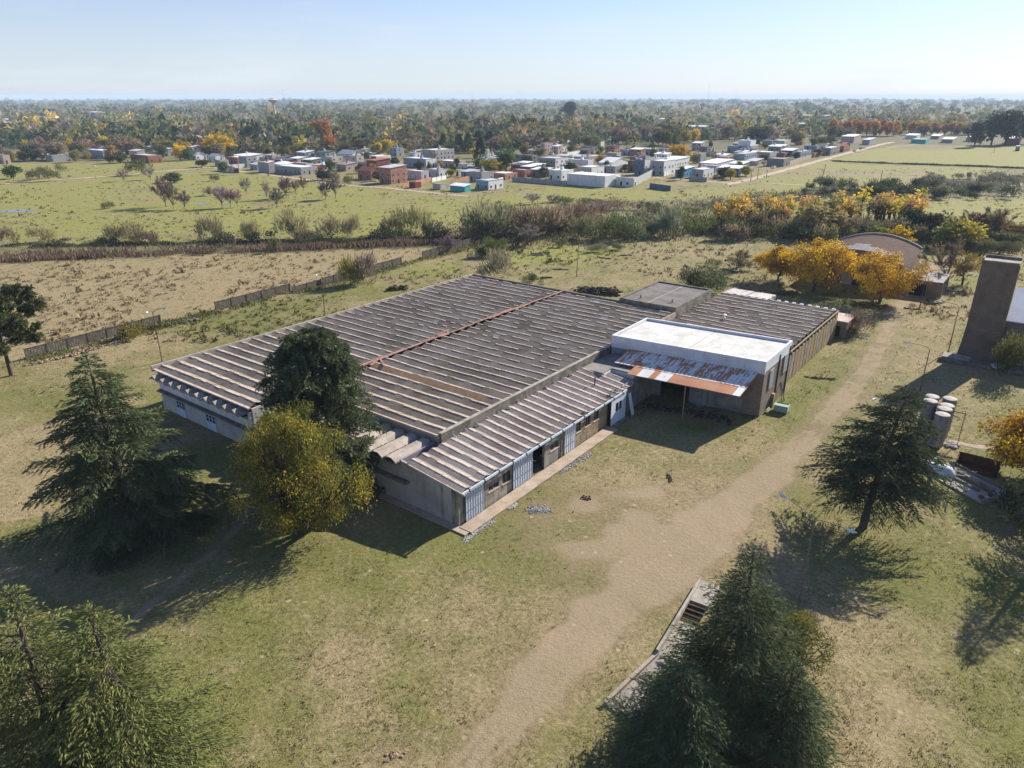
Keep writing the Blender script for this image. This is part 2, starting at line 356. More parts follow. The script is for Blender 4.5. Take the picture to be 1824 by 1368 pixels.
def araucaria(seed, H, R, base=.1, nwh=17, dens=1.0, dome=True, leaf=.3, bare=.35, sag=.2, drop=0):
    """monkey puzzle: ropes of stiff leaves along the outer part of each bough"""
    r = np.random.default_rng(seed); segs = []; P = []; D = []; va = []
    zs = np.linspace(0, H*.97, 10)
    for a, b in zip(zs[:-1], zs[1:]): segs.append((np.array([0,0,a]), np.array([0,0,b]), .03*H*(1-.8*a/H), .03*H*(1-.8*b/H)))
    k = 0
    for w in range(nwh):
        f = (w+r.uniform(-.25,.25))/(nwh-1); f = min(max(f,0),1); z = H*(base+(.97-base)*f)
        L0 = R*(math.sqrt(max(0,1-(f*.98)**2.4)) if dome else (.5+.5*math.sin(math.pi*min(1,f*.85+.1))))+.3
        for j in range(int(r.integers(6,9) if dome else r.integers(3,6))):
            k += 1; a = k*2.399+r.normal(0,.3); L = L0*r.uniform(.8,1.08); e = np.array([math.cos(a), math.sin(a), 0]); up = (.1+.7*f)*.6
            pt = lambda s: np.array([0,0,z])+e*L*s+np.array([0,0,L*(up*s-sag*s*s)+(.25*L*max(0,s-.6) if not dome else 0)])
            ss = np.linspace(0,1,5)
            for s0, s1 in zip(ss[:-1], ss[1:]): segs.append((pt(s0), pt(s1), .07, .05))
            b0 = bare if dome else .62
            for q in range(int(3+4*dens)):                   # side ropes
                s = b0+(1-b0)*r.random(); c = pt(s); sd = nrm(e*r.uniform(.3,.9)+np.array([-e[1],e[0],0])*r.normal(0,.7)+[0,0,r.normal(-.25 if dome else .2,.25)])
                lr = (.24*L+.5)*r.uniform(.7,1.2) if dome else r.uniform(.8,1.4)
                m = int(60*dens); t = r.random(m); ang = r.random(m)*6.283
                X = nrm(np.cross(sd, [0.1,.2,1])); Y = np.cross(sd, X); rd = X*np.cos(ang)[:,None]+Y*np.sin(ang)[:,None]
                P.append(c+sd*lr*t[:,None]+np.array([0,0,-1])*(.25*lr*t**2)[:,None]*(dome)+rd*.1); D.append(rd+sd*.8+r.normal(0,.2,(m,3))); va.append(np.full(m, r.random())*.6+r.random(m)*.4)
    P = np.concatenate(P); D = np.concatenate(D); n = len(P); L = leaf*r.uniform(.7,1.3,n); v, f = leafquads(P, D, L, L*.3, r)
    return crown_mesh('araucaria_crown', v, f, r, M_needle, np.concatenate(va)), wood_mesh('araucaria_trunk', segs, M_bark)

def plant_thing(name, label, cat, pair, loc, color, group=None, rz=0.0, scale=None):
    o = thing(name, label, cat, loc, rz, group); o.color = cset(*color)
    if scale is not None: o.scale = scale
    c = link('crown', pair[0], o); c.color = cset(*color); link('trunk', pair[1], o); return o
# ------------------------------------------------------------------ ground
def wpoly(pts): return np.array([G(*p)[:2] for p in pts])
def dseg(X, Y, pl):
    best = np.full(X.shape, 1e9)
    for a, b in zip(pl[:-1], pl[1:]):
        d = b-a; t = np.clip(((X-a[0])*d[0]+(Y-a[1])*d[1])/(d@d+1e-9), 0, 1)
        best = np.minimum(best, np.hypot(X-a[0]-t*d[0], Y-a[1]-t*d[1]))
    return best
def inpoly(X, Y, pl):
    c = np.zeros(X.shape, bool); n = len(pl)
    for i in range(n):
        (x0,y0), (x1,y1) = pl[i], pl[(i+1)%n]
        k = ((y0 > Y) != (y1 > Y)); c ^= k & (X < (x1-x0)*(Y-y0)/((y1-y0) if y1 != y0 else 1e-9)+x0)
    return c
def vnoise(X, Y, s, seed=0):
    """smooth value noise"""
    x = X/s; y = Y/s; xi = np.floor(x).astype(int); yi = np.floor(y).astype(int); fx = x-xi; fy = y-yi
    fx = fx*fx*(3-2*fx); fy = fy*fy*(3-2*fy)
    h = lambda i, j: (np.sin((i*127.1+j*311.7+seed*74.7))*43758.5453) % 1.0
    return (h(xi,yi)*(1-fx)+h(xi+1,yi)*fx)*(1-fy)+(h(xi,yi+1)*(1-fx)+h(xi+1,yi+1)*fx)*fy
TRACK = wpoly([(780,1420),(880,1310),(960,1220),(1060,1110),(1200,995),(1330,880),(1430,790),(1500,715),(1550,650),(1580,590),(1600,540),(1650,490),(1690,450)])
TRACK2 = wpoly([(1500,715),(1600,640),(1690,600),(1700,540)])
FOOT = wpoly([(225,1110),(290,1060),(360,1000),(420,940),(450,905)])
FIELDS = [  # (outline in the photo, dirt, green, dry, brush)
    ([(-400,600),(-400,462),(0,468),(400,447),(790,430),(835,440),(560,512),(385,555),(285,577),(45,640),(-300,740)], 0, .08, .92, 0),
    ([(-500,430),(-500,330),(0,330),(200,314),(390,300),(560,325),(670,336),(830,352),(1000,360),(840,395),(640,420),(400,412),(0,428)], 0, .95, .25, 0),
    ([(-500,326),(0,324),(200,311),(385,296),(380,285),(250,290),(0,292),(-500,300)], 0, .95, .3, .1),
    ([(830,352),(1000,335),(1200,340),(1330,328),(1560,335),(1400,345),(1250,355),(1000,362)], 0, .95, .2, 0),
    ([(1330,325),(1480,283),(1600,256),(1824,262),(2300,280),(2300,330),(1824,300),(1650,325),(1470,331)], 0, .95, .15, 0),
    ([(1240,372),(1500,352),(1800,356),(2200,380),(2200,420),(1820,405),(1600,400)], 0, .95, .25, 0),
    ([(790,430),(1000,362),(1250,356),(1440,340),(1660,326),(1824,300),(2300,330),(2300,352),(1500,352),(1240,374),(1300,440),(1000,430)], .05, .35, .35, .55),
    ([(840,440),(1000,430),(1300,425),(1390,470),(1350,500),(1090,505),(1000,520),(850,490)], 0, .45, .55, 0),
    ([(1400,300),(1690,304),(1640,319),(1375,313)], .05, .45, .6, .1),
    ([(1610,257),(1720,259),(1700,268),(1590,266)], .25, .2, .4, .5),
    ([(1480,286),(1824,299),(1824,304),(1475,289)], 0, .3, .3, .6),
    ([(880,450),(1010,435),(1110,450),(1000,470),(880,475)], 0, .95, .1, 0),
    ([(-400,462),(-400,440),(0,440),(400,430),(800,418),(800,440),(400,450)], .2, .2, .3, .7),
    ([(0,700),(0,640),(180,640),(170,720)], 0, .7, .35, 0),
    ([(1650,720),(1824,700),(1900,800),(1824,860),(1690,800)], 0, .72, .35, 0),
    ([(1420,640),(1500,600),(1560,560),(1560,640),(1450,720),(1380,735)], 0, .68, .4, 0),
    ([(1090,790),(1200,740),(1330,760),(1260,850),(1180,850)], 0, .62, .4, 0),
    ([(1390,520),(1650,500),(1620,540),(1500,545)], 0, .95, .1, 0),
    ([(1640,480),(1740,440),(1740,520),(1690,600),(1640,560)], .0, .6, .55, 0),
    ([(1380,860),(1500,860),(1650,940),(1760,1000),(1900,1080),(1900,1400),(1600,1400),(1540,1200),(1420,1000)], 0, .78, .3, 0),
    ([(1520,1000),(1640,960),(1640,1060),(1560,1080)], 0, .95, .2, 0),
    ([(300,1368),(420,1150),(520,1180),(560,1368)], 0, .65, .5, 0),
    ([(60,760),(250,700),(200,900),(0,930),(-100,800)], 0, .15, .85, 0),
]
xs = np.concatenate([-160-np.cumsum(1.0*1.045**np.arange(125))[::-1], np.arange(-160,-60,.8), np.arange(-60,80,.4), np.arange(80,160.1,.8), 160+np.cumsum(1.0*1.045**np.arange(125))])
ys = np.concatenate([np.arange(-60,18,3.0), np.arange(18,130,.4), np.arange(130,240,.8), 240+np.cumsum(1.0*1.028**np.arange(210))])
ys = ys[ys < 12500]
X, Y = np.meshgrid(xs, ys); nx, ny = len(xs), len(ys)
dirt = np.zeros(X.shape); green = np.full(X.shape, .46); dry = np.full(X.shape, .40); brush = np.zeros(X.shape)
far = np.clip((Y-330)/60, 0, 1)
green = green*(1-far)+.5*far; brush += .6*far*np.clip((Y-430)/80,0,1)+.9*np.clip((Y-600)/80,0,1); dirt += .12*far
wob = (vnoise(X,Y,7,1)-.5)*5+(vnoise(X,Y,2.2,2)-.5)*2
wob *= np.clip(Y/120, .35, 3)
for pl, a, b, c, d in FIELDS:
    q = wpoly(pl); m = inpoly(X+wob, Y+wob*.7, q)
    dirt[m] = a; green[m] = b; dry[m] = c; brush[m] = d
for tr, w, s in ((TRACK, 2.7, 1.0), (TRACK2, 3.0, .5), (FOOT, .75, 1.25)):
    d = dseg(X+(vnoise(X,Y,3,4)-.5)*1.2, Y+(vnoise(X,Y,3,5)-.5)*1.2, tr)
    f = np.clip(1.35-d/w, 0, 1); f = f*f*(3-2*f); dirt = np.maximum(dirt, s*f*(.5+.3*vnoise(X,Y,1.1,6)+.2*vnoise(X,Y,4.5,16))); dirt = np.where((tr is TRACK) & (np.minimum(np.abs(d-.95), np.abs(d-.15)) < .32+.2*(vnoise(X,Y,9,31)-.5)), np.minimum(1, dirt*1.3), dirt)
for (px_, py_, r, ch, s) in [(1040,890,13,0,.42),(960,910,6,0,.4),(1160,930,13,0,.36),(1120,980,12,0,.3),(1300,860,12,0,.36),(1000,1080,12,0,.25),(1250,985,9,0,.35),(1380,830,9,0,.4),(1180,930,9,0,.35),(1100,1060,8,0,.3),(980,1180,8,0,.25),(700,1345,2.5,0,.7),(900,1130,8,2,.5),(760,1040,6,2,.5),(600,1170,5,2,.6),(700,1200,4,1,.5),(640,1010,5,1,.4),(850,1000,6,1,.35),(860,930,3,1,.5),(1150,1080,5,1,.4),(1230,1150,3,1,.7),(90,690,5,0,.45),(130,1000,7,2,.4),(330,940,3,1,.8),(230,820,6,2,.5),
                             (1470,660,7,1,.4),(1560,720,8,0,.25),(1740,660,9,2,.2),(1560,1130,5,2,.7),(1620,1250,5,2,.5),(1700,1200,5,1,.5),(500,640,9,1,.5),(650,520,8,1,.6),(760,480,9,1,.6),(560,570,10,1,.4),(300,770,8,2,.4)]:
    c = G(px_,py_); d = np.hypot(X-c[0]+wob*.4, Y-c[1]+wob*.4); f = np.clip(1.3-d/r, 0, 1); f = f*f*(3-2*f)*s*(.35+.65*vnoise(X,Y,2.6,17)) if ch == 0 else np.clip(1.15-d/r, 0, 1)*s
    (dirt, green, dry)[ch][...] = np.clip((dirt, green, dry)[ch]+f, 0, 1)
big = (vnoise(X,Y,23,8)-.5)*.4+(vnoise(X,Y,9,9)-.5)*.45+(vnoise(X,Y,3.5,10)-.5)*.4
green = np.clip(green+big, 0, np.where(Y < 150, .82, 1)); dry = np.clip(dry-big*.7, 0, 1)
Z = (vnoise(X,Y,6,11)-.5)*.10+(vnoise(X,Y,1.9,12)-.5)*.07
lo = X-O.x, Y-O.y
uu = lo[0]*U.x+lo[1]*U.y; vv = lo[0]*V.x+lo[1]*V.y
flat = ((uu > -6) & (uu < 90) & (vv > -18) & (vv < 56)); Z[flat] *= .2
dd = dseg(X, Y, wpoly([(-300,470),(0,462),(400,444),(800,428),(1010,405)])); Z -= .9*np.clip(1-dd/4.5, 0, 1)    # drainage ditch
Z = Z-.06
idx = np.arange(nx*ny).reshape(ny,nx)
fc = np.stack([idx[:-1,:-1], idx[:-1,1:], idx[1:,1:], idx[1:,:-1]], -1).reshape(-1,4)
MASK = np.stack([dirt, green, dry, brush], -1)
def ground_mat():
    k = NT('ground_soil_and_grass'); p = k.pos(); a = k.n('ShaderNodeAttribute'); a.attribute_name = 'mask'
    s = k.n('ShaderNodeSeparateColor'); k.t.links.new(a.outputs['Color'], s.inputs[0]); dr, gr, dy = s.outputs; br = a.outputs['Alpha']
    ps = k.n('ShaderNodeSeparateXYZ'); k.t.links.new(p, ps.inputs[0]); ypos = ps.outputs[1]; n1 = k.noise(p, .11, 5, .6); n2 = k.noise(p, .55, 5, .62); n3 = k.noise(p, 2.3, 4, .65); n4 = k.noise(p, 7.0, 3, .7)
    sumn = k.math('ADD', k.math('MULTIPLY', n2, .55), k.math('ADD', k.math('MULTIPLY', n3, .4), k.math('MULTIPLY', n1, .55)))   # about .75
    g = k.ramp(k.math('ADD', k.math('SUBTRACT', gr, dy), k.math('MULTIPLY', k.math('SUBTRACT', sumn, .75), 3.4)), -.75, .85)
    straw = k.mix(k.ramp(n3, .35, .65), (.35,.275,.15), (.26,.2,.10)); straw = k.mix(k.ramp(n4, .52, .7, 0, .45), straw, (.48,.385,.25))
    lush = k.mix(k.ramp(n3, .32, .66), (.155,.17,.03), (.09,.107,.022)); lush = k.mix(k.ramp(n2, .35, .65, 0, .6), lush, (.19,.175,.05))
    lush = k.mix(k.math('MULTIPLY', k.ramp(gr, .55, .8), k.ramp(ypos, 140, 200)), lush, k.mix(k.ramp(n2, .3, .7), (.29,.285,.06), (.205,.215,.048)))
    c = k.mix(g, straw, lush)
    soil = k.mix(k.ramp(n3, .3, .7), (.27,.192,.12), (.20,.142,.088)); soil = k.mix(k.ramp(n4, .5, .75, 0, .4), soil, (.40,.31,.22))
    soil = k.mix(k.ramp(dr, .72, 1.0, 0, .8), soil, (.37,.28,.195)); df = k.ramp(k.math('ADD', dr, k.math('MULTIPLY', k.math('SUBTRACT', sumn, .75), 1.7)), -.05, 1.35, 0, .84)
    c = k.mix(df, c, soil)
    c = k.mix(k.math('MULTIPLY', k.ramp(k.noise(p, .8, 5, .72), .56, .66, 0, .6), k.math('MULTIPLY', k.math('SUBTRACT', 1.0, df), k.math('SUBTRACT', 1.1, gr))), c, (.40,.32,.2))
    c = k.mix(k.math('MULTIPLY', k.ramp(k.noise(p, 1.5, 5, .75), .57, .66, 0, .55), k.math('SUBTRACT', 1.0, df)), c, (.085,.10,.035))
    fy = k.ramp(ypos, 150, 200); c = k.mix(k.math('MULTIPLY', fy, k.ramp(k.noise(p, .055, 6, .7), .44, .62, 0, .55)), c, (.27,.235,.10))
    c = k.mix(k.math('MULTIPLY', fy, k.ramp(k.noise(p, .2, 6, .75), .55, .68, 0, .5)), c, (.125,.135,.04))
    vo = k.n('ShaderNodeTexVoronoi'); k.t.links.new(p, vo.inputs['Vector']); vo.inputs['Scale'].default_value = .42; vo.inputs['Randomness'].default_value = 1.0
    c = k.mix(k.ramp(k.math('ADD', vo.outputs['Distance'], k.math('MULTIPLY', n4, .12)), .17, .12, 0, .6), c, (.50,.42,.29))
    bf = k.ramp(k.math('ADD', br, k.math('MULTIPLY', k.math('SUBTRACT', n2, .5), 1.6)), .3, .8, 0, .85)
    c = k.mix(bf, c, k.mix(n3, (.075,.085,.04), (.12,.11,.06)))
    n5 = k.noise(p, 17.0, 2, .6); c = k.mix(k.ramp(n5, .35, .7, 0, .42), c, (.10,.085,.05)); c = k.mix(k.ramp(n5, .5, .3, 0, .3), c, (.42,.36,.25))
    c = k.mix(k.ramp(n4, .40, .26, 0, .32), c, (.09,.075,.04))                    # dark tufts and holes
    c = k.mix(k.ramp(k.noise(p, 1.1, 5, .7), .66, .76, 0, .4), c, (.10,.095,.045))
    h = k.math('ADD', k.math('MULTIPLY', n4, .6), n3)
    return k.done(k.bsdf(c, .95, normal=k.bump(h, .45, .16), spec=.1))
gm = np_mesh('ground', np.stack([X, Y, Z], -1).reshape(-1,3), fc, [ground_mat()], {'mask': ('FLOAT_COLOR','POINT', MASK.reshape(-1,4))}, smooth=True)
tag(link('ground', gm), 'grassy plain with bare tracks reaching to the horizon', kind='structure')
def gz(x, y):
    i = min(max(int(np.searchsorted(ys, y)),0),ny-1); j = min(max(int(np.searchsorted(xs, x)),0),nx-1); return float(Z[i,j])

# village roads: sheets laid on the ground
def ribbon(name, label, pts, w, mat, z=.03):
    P = [Vector((*p, 0)) for p in wpoly(pts)]; vs = []; fs = []; fine = [P[0]]
    for a, b in zip(P[:-1], P[1:]):
        m = max(1, int((b-a).length/6)); fine += [a+(b-a)*(i+1)/m for i in range(m)]
    for i, p in enumerate(fine):
        d = (fine[min(i+1,len(fine)-1)]-fine[max(i-1,0)]).normalized(); n = Vector((-d.y, d.x, 0)); ww = w/2*random.uniform(.78,1.2)
        for s in (-1, -.5, .5, 1):
            q = p+n*ww*s; vs.append((q.x, q.y, gz(q.x,q.y)+z+(.05 if abs(s) < .9 else -.1)))
    for i in range(len(fine)-1): fs += [(4*i+j, 4*i+4+j, 4*i+5+j, 4*i+1+j) for j in range(3)]
    me = bpy.data.meshes.new(name); me.from_pydata(vs, [], [f[::-1] for f in fs]); me.materials.append(mat); me.update()
    return tag(link(name, me), label, kind='structure')
M_road = stucco('pale_dirt', (.5,.4,.3), (.4,.31,.22), .15, .95, 3, .1, bump=.4)
ribbon('dirt_road', 'pale dirt road running along the village edge beside the fields', [(1290,329),(1330,321),(1400,302),(1470,283),(1530,267),(1570,257),(1590,253)], 6.5, M_road)
ribbon('dirt_road', 'dirt lane curving past the grazing field towards the village', [(-200,338),(0,328),(60,322),(130,318),(200,313),(300,304),(370,297.5),(400,301),(470,310),(560,322),(620,330),(680,333.5),(760,342),(840,350)], 4.2, M_road)
ribbon('dirt_road', 'short dirt side street beside the two storey brick house', [(630,332),(668,323),(690,314),(712,306)], 4, M_road)
ribbon('dirt_road', 'street crossing in front of the two storey grey houses', [(1120,309),(1180,317),(1240,321),(1300,326)], 5, M_road)
ribbon('path', 'narrow pale path between green field and shrubs', [(1360,326),(1470,331),(1560,336),(1640,341),(1720,347),(1840,353)], 2.2, M_road)
ribbon('path', 'pale dirt path climbing at the right edge beyond the fields', [(1795,352),(1798,342),(1808,332),(1830,318),(1900,295)], 5, M_road)
k_ = NT('still_water'); M_water = k_.done(k_.bsdf((.05,.06,.06), .04, spec=.6))
for i, (x, y, w, h, lb) in enumerate([(31,376,56,5.5,'long shallow puddle reflecting sky in the green field'),(362,363.5,26,3,'small puddle beside the bare trees in the field'),(402,363,14,2,'thin puddle beneath the bare trees'),(957,453,26,6,'shallow puddle in the green hollow behind the factory'),(978,456,9,3,'little puddle next to the larger one behind the factory')]):
    c = G(x,y); a = w/2*pxm(c); b = abs(G(x,y-h/2).y-G(x,y+h/2).y)/2; vs = []
    for k in range(22):
        t = k/22*6.283; rr = random.uniform(.75,1.15); vs.append((a*rr*math.cos(t), b*rr*math.sin(t), 0))
    me = bpy.data.meshes.new('puddle'); me.from_pydata(vs, [], [tuple(range(22))]); me.materials.append(M_water)
    tag(link('puddle', me, loc=(c.x,c.y,gz(c.x,c.y)+.07)), lb, 'puddle')

# ------------------------------------------------------------------ grass tufts (one object of stuff)
def tufts(n, seed):
    r = np.random.default_rng(seed)
    px = r.uniform(-120,1950,n*3); py = 330+1080*r.random(n*3)**.9
    P = np.array([G(a,b)[:2] for a, b in zip(px,py)])
    i = np.clip(np.searchsorted(ys, P[:,1]),0,ny-1); j = np.clip(np.searchsorted(xs, P[:,0]),0,nx-1); m = MASK[i,j]
    du = (P[:,0]-O.x)*U.x+(P[:,1]-O.y)*U.y; dv = (P[:,0]-O.x)*V.x+(P[:,1]-O.y)*V.y
    bad = ((du > -3.2) & (du < 88) & (dv > -15.2) & (dv < 53) & ~((du < 33) & (dv < -1.7)) & ~((du < 44) & (du > 33) & (dv < -1)))
    keep = (~bad) & (r.random(len(P)) > m[:,0]*1.1) & (vnoise(P[:,0],P[:,1],2.5,3)+.5*r.random(len(P)) > .55)
    P = P[keep][:n]; m = m[keep][:n]; z = Z[i,j][keep][:n]; N = len(P)
    s = r.uniform(.06,.15,N)*np.clip(P[:,1]/75,.7,2.2)*(1+1.2*(r.random(N) > .95)); k = 4
    B = np.repeat(np.column_stack([P, z]), k, 0)+np.column_stack([r.normal(0,.09,(N*k,2))*np.repeat(s,k)[:,None]*9, np.zeros(N*k)])
    D = r.normal(0,.7,(N*k,3)); D[:,2] = np.abs(D[:,2])+.3; S = np.repeat(s,k)*r.uniform(.7,1.3,N*k)
    v, f = leafquads(B, D, S, S*.4, r)
    g = np.clip(m[:,1]-m[:,2]*.8+.35+r.normal(0,.3,N), 0, 1)[:,None]
    c = np.array([.38,.30,.18])*(1-g)+np.array([.22,.235,.06])*g; c *= r.uniform(.75,1.2,(N,1))
    c = np.repeat(np.column_stack([c, np.ones(N)]), k, 0)
    me = np_mesh('grass', v, f, [M_far], {'col': ('FLOAT_COLOR','FACE',c), 'var': ('FLOAT','FACE',r.random(N*k))})
    tag(link('grass', me), 'short dry grass tufts and weeds over the plot', kind='stuff')
tufts(90000, 5)
def weeds(n, seed):
    r = np.random.default_rng(seed); px = r.uniform(-250,2050,n*2); py = 300+310*r.random(n*2)**1.1
    P = np.array([G(a,b)[:2] for a, b in zip(px,py)]); i = np.clip(np.searchsorted(ys, P[:,1]),0,ny-1); j = np.clip(np.searchsorted(xs, P[:,0]),0,nx-1); m = MASK[i,j]
    du = (P[:,0]-O.x)*U.x+(P[:,1]-O.y)*U.y; dv = (P[:,0]-O.x)*V.x+(P[:,1]-O.y)*V.y
    keep = ~((du > -5) & (du < 110) & (dv > -45) & (dv < 56)) & (vnoise(P[:,0],P[:,1],14,21)+.5*r.random(len(P)) > .72) & (m[:,0] < .5)
    P = P[keep][:n]; m = m[keep][:n]; z = Z[i,j][keep][:n]; N = len(P); k = 9; s = r.uniform(.18,.6,N)*(1+1.2*(r.random(N) > .95))
    B = np.repeat(np.column_stack([P,z]),k,0)+np.column_stack([r.normal(0,.5,(N*k,2))*np.repeat(s,k)[:,None], np.zeros(N*k)])
    D = r.normal(0,.6,(N*k,3)); D[:,2] = np.abs(D[:,2])+.5; S = np.repeat(s,k)*r.uniform(.6,1.3,N*k); v, f = leafquads(B, D, S, S*.45, r)
    g = np.clip(m[:,1]-m[:,2]*.7+.2+r.normal(0,.3,N),0,1)[:,None]; c = (np.array([.28,.215,.12])*(1-g)+np.array([.15,.165,.05])*g)*r.uniform(.55,1.15,(N,1))
    me = np_mesh('weeds', v, f, [M_far], {'col': ('FLOAT_COLOR','FACE',np.repeat(np.column_stack([c,np.ones(N)]),k,0)), 'var': ('FLOAT','FACE',r.random(N*k))})
    tag(link('weeds', me), 'scattered dry weeds and tussocks in the far fields', kind='stuff')
weeds(9000, 8)
# ------------------------------------------------------------------ the abandoned factory (local x = u along the front, y = v to the left)
def asbestos(name, a, b, c, pale):
    k = NT(name); co = k.coord(); v = k.attr('var', 'Fac')
    x = k.mix(v, a, b); x = k.mix(k.ramp(k.noise(co, .22, 5, .6), .42, .66), x, c)
    x = k.mix(k.ramp(k.noise(k.map(co, (.5,2.4,1)), 1.2, 5, .7), .56, .74, 0, .6), x, pale)
    x = k.mix(k.ramp(k.noise(co, 5, 3, .7), .6, .8, 0, .35), x, (.045,.04,.03))
    w = k.n('ShaderNodeTexWave'); w.wave_type = 'BANDS'; w.bands_direction = 'Y'; k.t.links.new(co, w.inputs[0]); w.inputs['Scale'].default_value = .9; w.inputs['Distortion'].default_value = .6
    x = k.mix(k.ramp(w.outputs[1], .75, 1.0, 0, .22), x, (.05,.045,.04))
    return k.done(k.bsdf(x, .85, normal=k.bump(w.outputs[1], .35, .04)))
M_asb = asbestos('weathered_cement_sheet', (.295,.24,.185), (.375,.315,.25), (.215,.17,.125), (.43,.375,.32))
M_asb2 = asbestos('annex_cement_sheet', (.25,.215,.195), (.36,.32,.30), (.20,.165,.15), (.46,.42,.40))
M_pale = asbestos('replaced_sheet', (.42,.38,.35), (.5,.46,.43), (.33,.29,.26), (.55,.52,.5))
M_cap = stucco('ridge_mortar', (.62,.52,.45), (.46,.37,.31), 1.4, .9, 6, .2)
M_tan = stucco('bare_tan_board', (.42,.28,.17), (.33,.21,.12), 1.5, .8, 6, .2)
M_conc = stucco('mossy_concrete', (.26,.24,.2), (.13,.12,.095), .9, .9, 7, .75, (.035,.032,.025))
M_conc2 = stucco('pale_concrete', (.42,.38,.33), (.27,.24,.2), .8, .9, 7, .4)
M_wallg = stucco('stained_grey_render', (.36,.335,.30), (.22,.205,.185), .7, .9, 8, .55)
M_endw = stucco('pale_end_render', (.50,.48,.45), (.37,.355,.335), .35, .9, 3, .22)
M_wallw = stucco('flaking_whitewash', (.74,.73,.72), (.58,.57,.56), .8, .9, 8, .35, (.2,.16,.14))
M_wallb = stucco('brown_stained_render', (.38,.345,.29), (.19,.165,.13), .9, .9, 6, .75, (.03,.026,.02))
M_white = stucco('white_roof_paint', (.68,.67,.64), (.53,.515,.48), .45, .8, 2.2, .5, (.33,.31,.27))
M_whitew = stucco('white_painted_block', (.72,.73,.75), (.6,.61,.63), .6, .8, 5, .25, (.3,.29,.28))
M_brickd = brick('grey_brown_brick', (.26,.20,.16), (.20,.155,.125), (.27,.24,.21))
M_steel = metal_sheet('pale_blue_sheet_steel', (.55,.62,.70), (.44,.50,.57), .22, 26)
M_steelw = metal_sheet('white_sheet_panel', (.70,.74,.78), (.6,.63,.66), .3, 10)
M_gut = plain('gutter_paint', (.55,.63,.70), .5)
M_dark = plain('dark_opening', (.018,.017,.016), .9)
M_glass = plain('dirty_glass', (.035,.045,.055), .25)
M_lich = stucco('lichen_concrete', (.40,.27,.10), (.27,.225,.165), .8, .9, 5, .6, (.10,.085,.06))
M_pink = stucco('flaking_pink_timber', (.42,.255,.20), (.27,.155,.12), 2, .8, 8, .4)
M_purple = stucco('violet_painted_render', (.24,.21,.29), (.33,.26,.31), 2, .8, 8, .3)
M_walk = stucco('pinkish_pavement', (.46,.37,.29), (.35,.28,.215), .7, .9, 5, .2)
M_rust = None
k = NT('rusty_canopy_sheets'); co = k.coord(); sx = k.n('ShaderNodeSeparateXYZ'); k.t.links.new(co, sx.inputs[0])
cell = k.n('ShaderNodeTexWhiteNoise'); cell.noise_dimensions = '2D'; cb = k.n('ShaderNodeCombineXYZ')
k.t.links.new(k.math('FLOOR', k.math('MULTIPLY', sx.outputs[1], 1.15)), cb.inputs[0]); k.t.links.new(k.math('FLOOR', k.math('DIVIDE', k.math('SUBTRACT', sx.outputs[0], 37.4), 2.35)), cb.inputs[1]); k.t.links.new(cb.outputs[0], cell.inputs[0])
zinc = k.mix(k.noise(co, 2, 3), (.78,.77,.75), (.66,.64,.62)); rust = k.mix(k.noise(co, 3, 4), (.50,.245,.13), (.38,.17,.09))
edge = k.ramp(k.math('ADD', k.noise(k.map(co, (.35,2.2,1)), 1.6, 4, .7), k.math('MULTIPLY', cell.outputs[0], .2)), .56, .64)
w = k.n('ShaderNodeTexWave'); w.bands_direction = 'Y'; k.t.links.new(co, w.inputs[0]); w.inputs['Scale'].default_value = 2.2
M_rust = k.done(k.bsdf(k.mix(edge, zinc, rust), .55, normal=k.bump(w.outputs[1], .45, .03)))

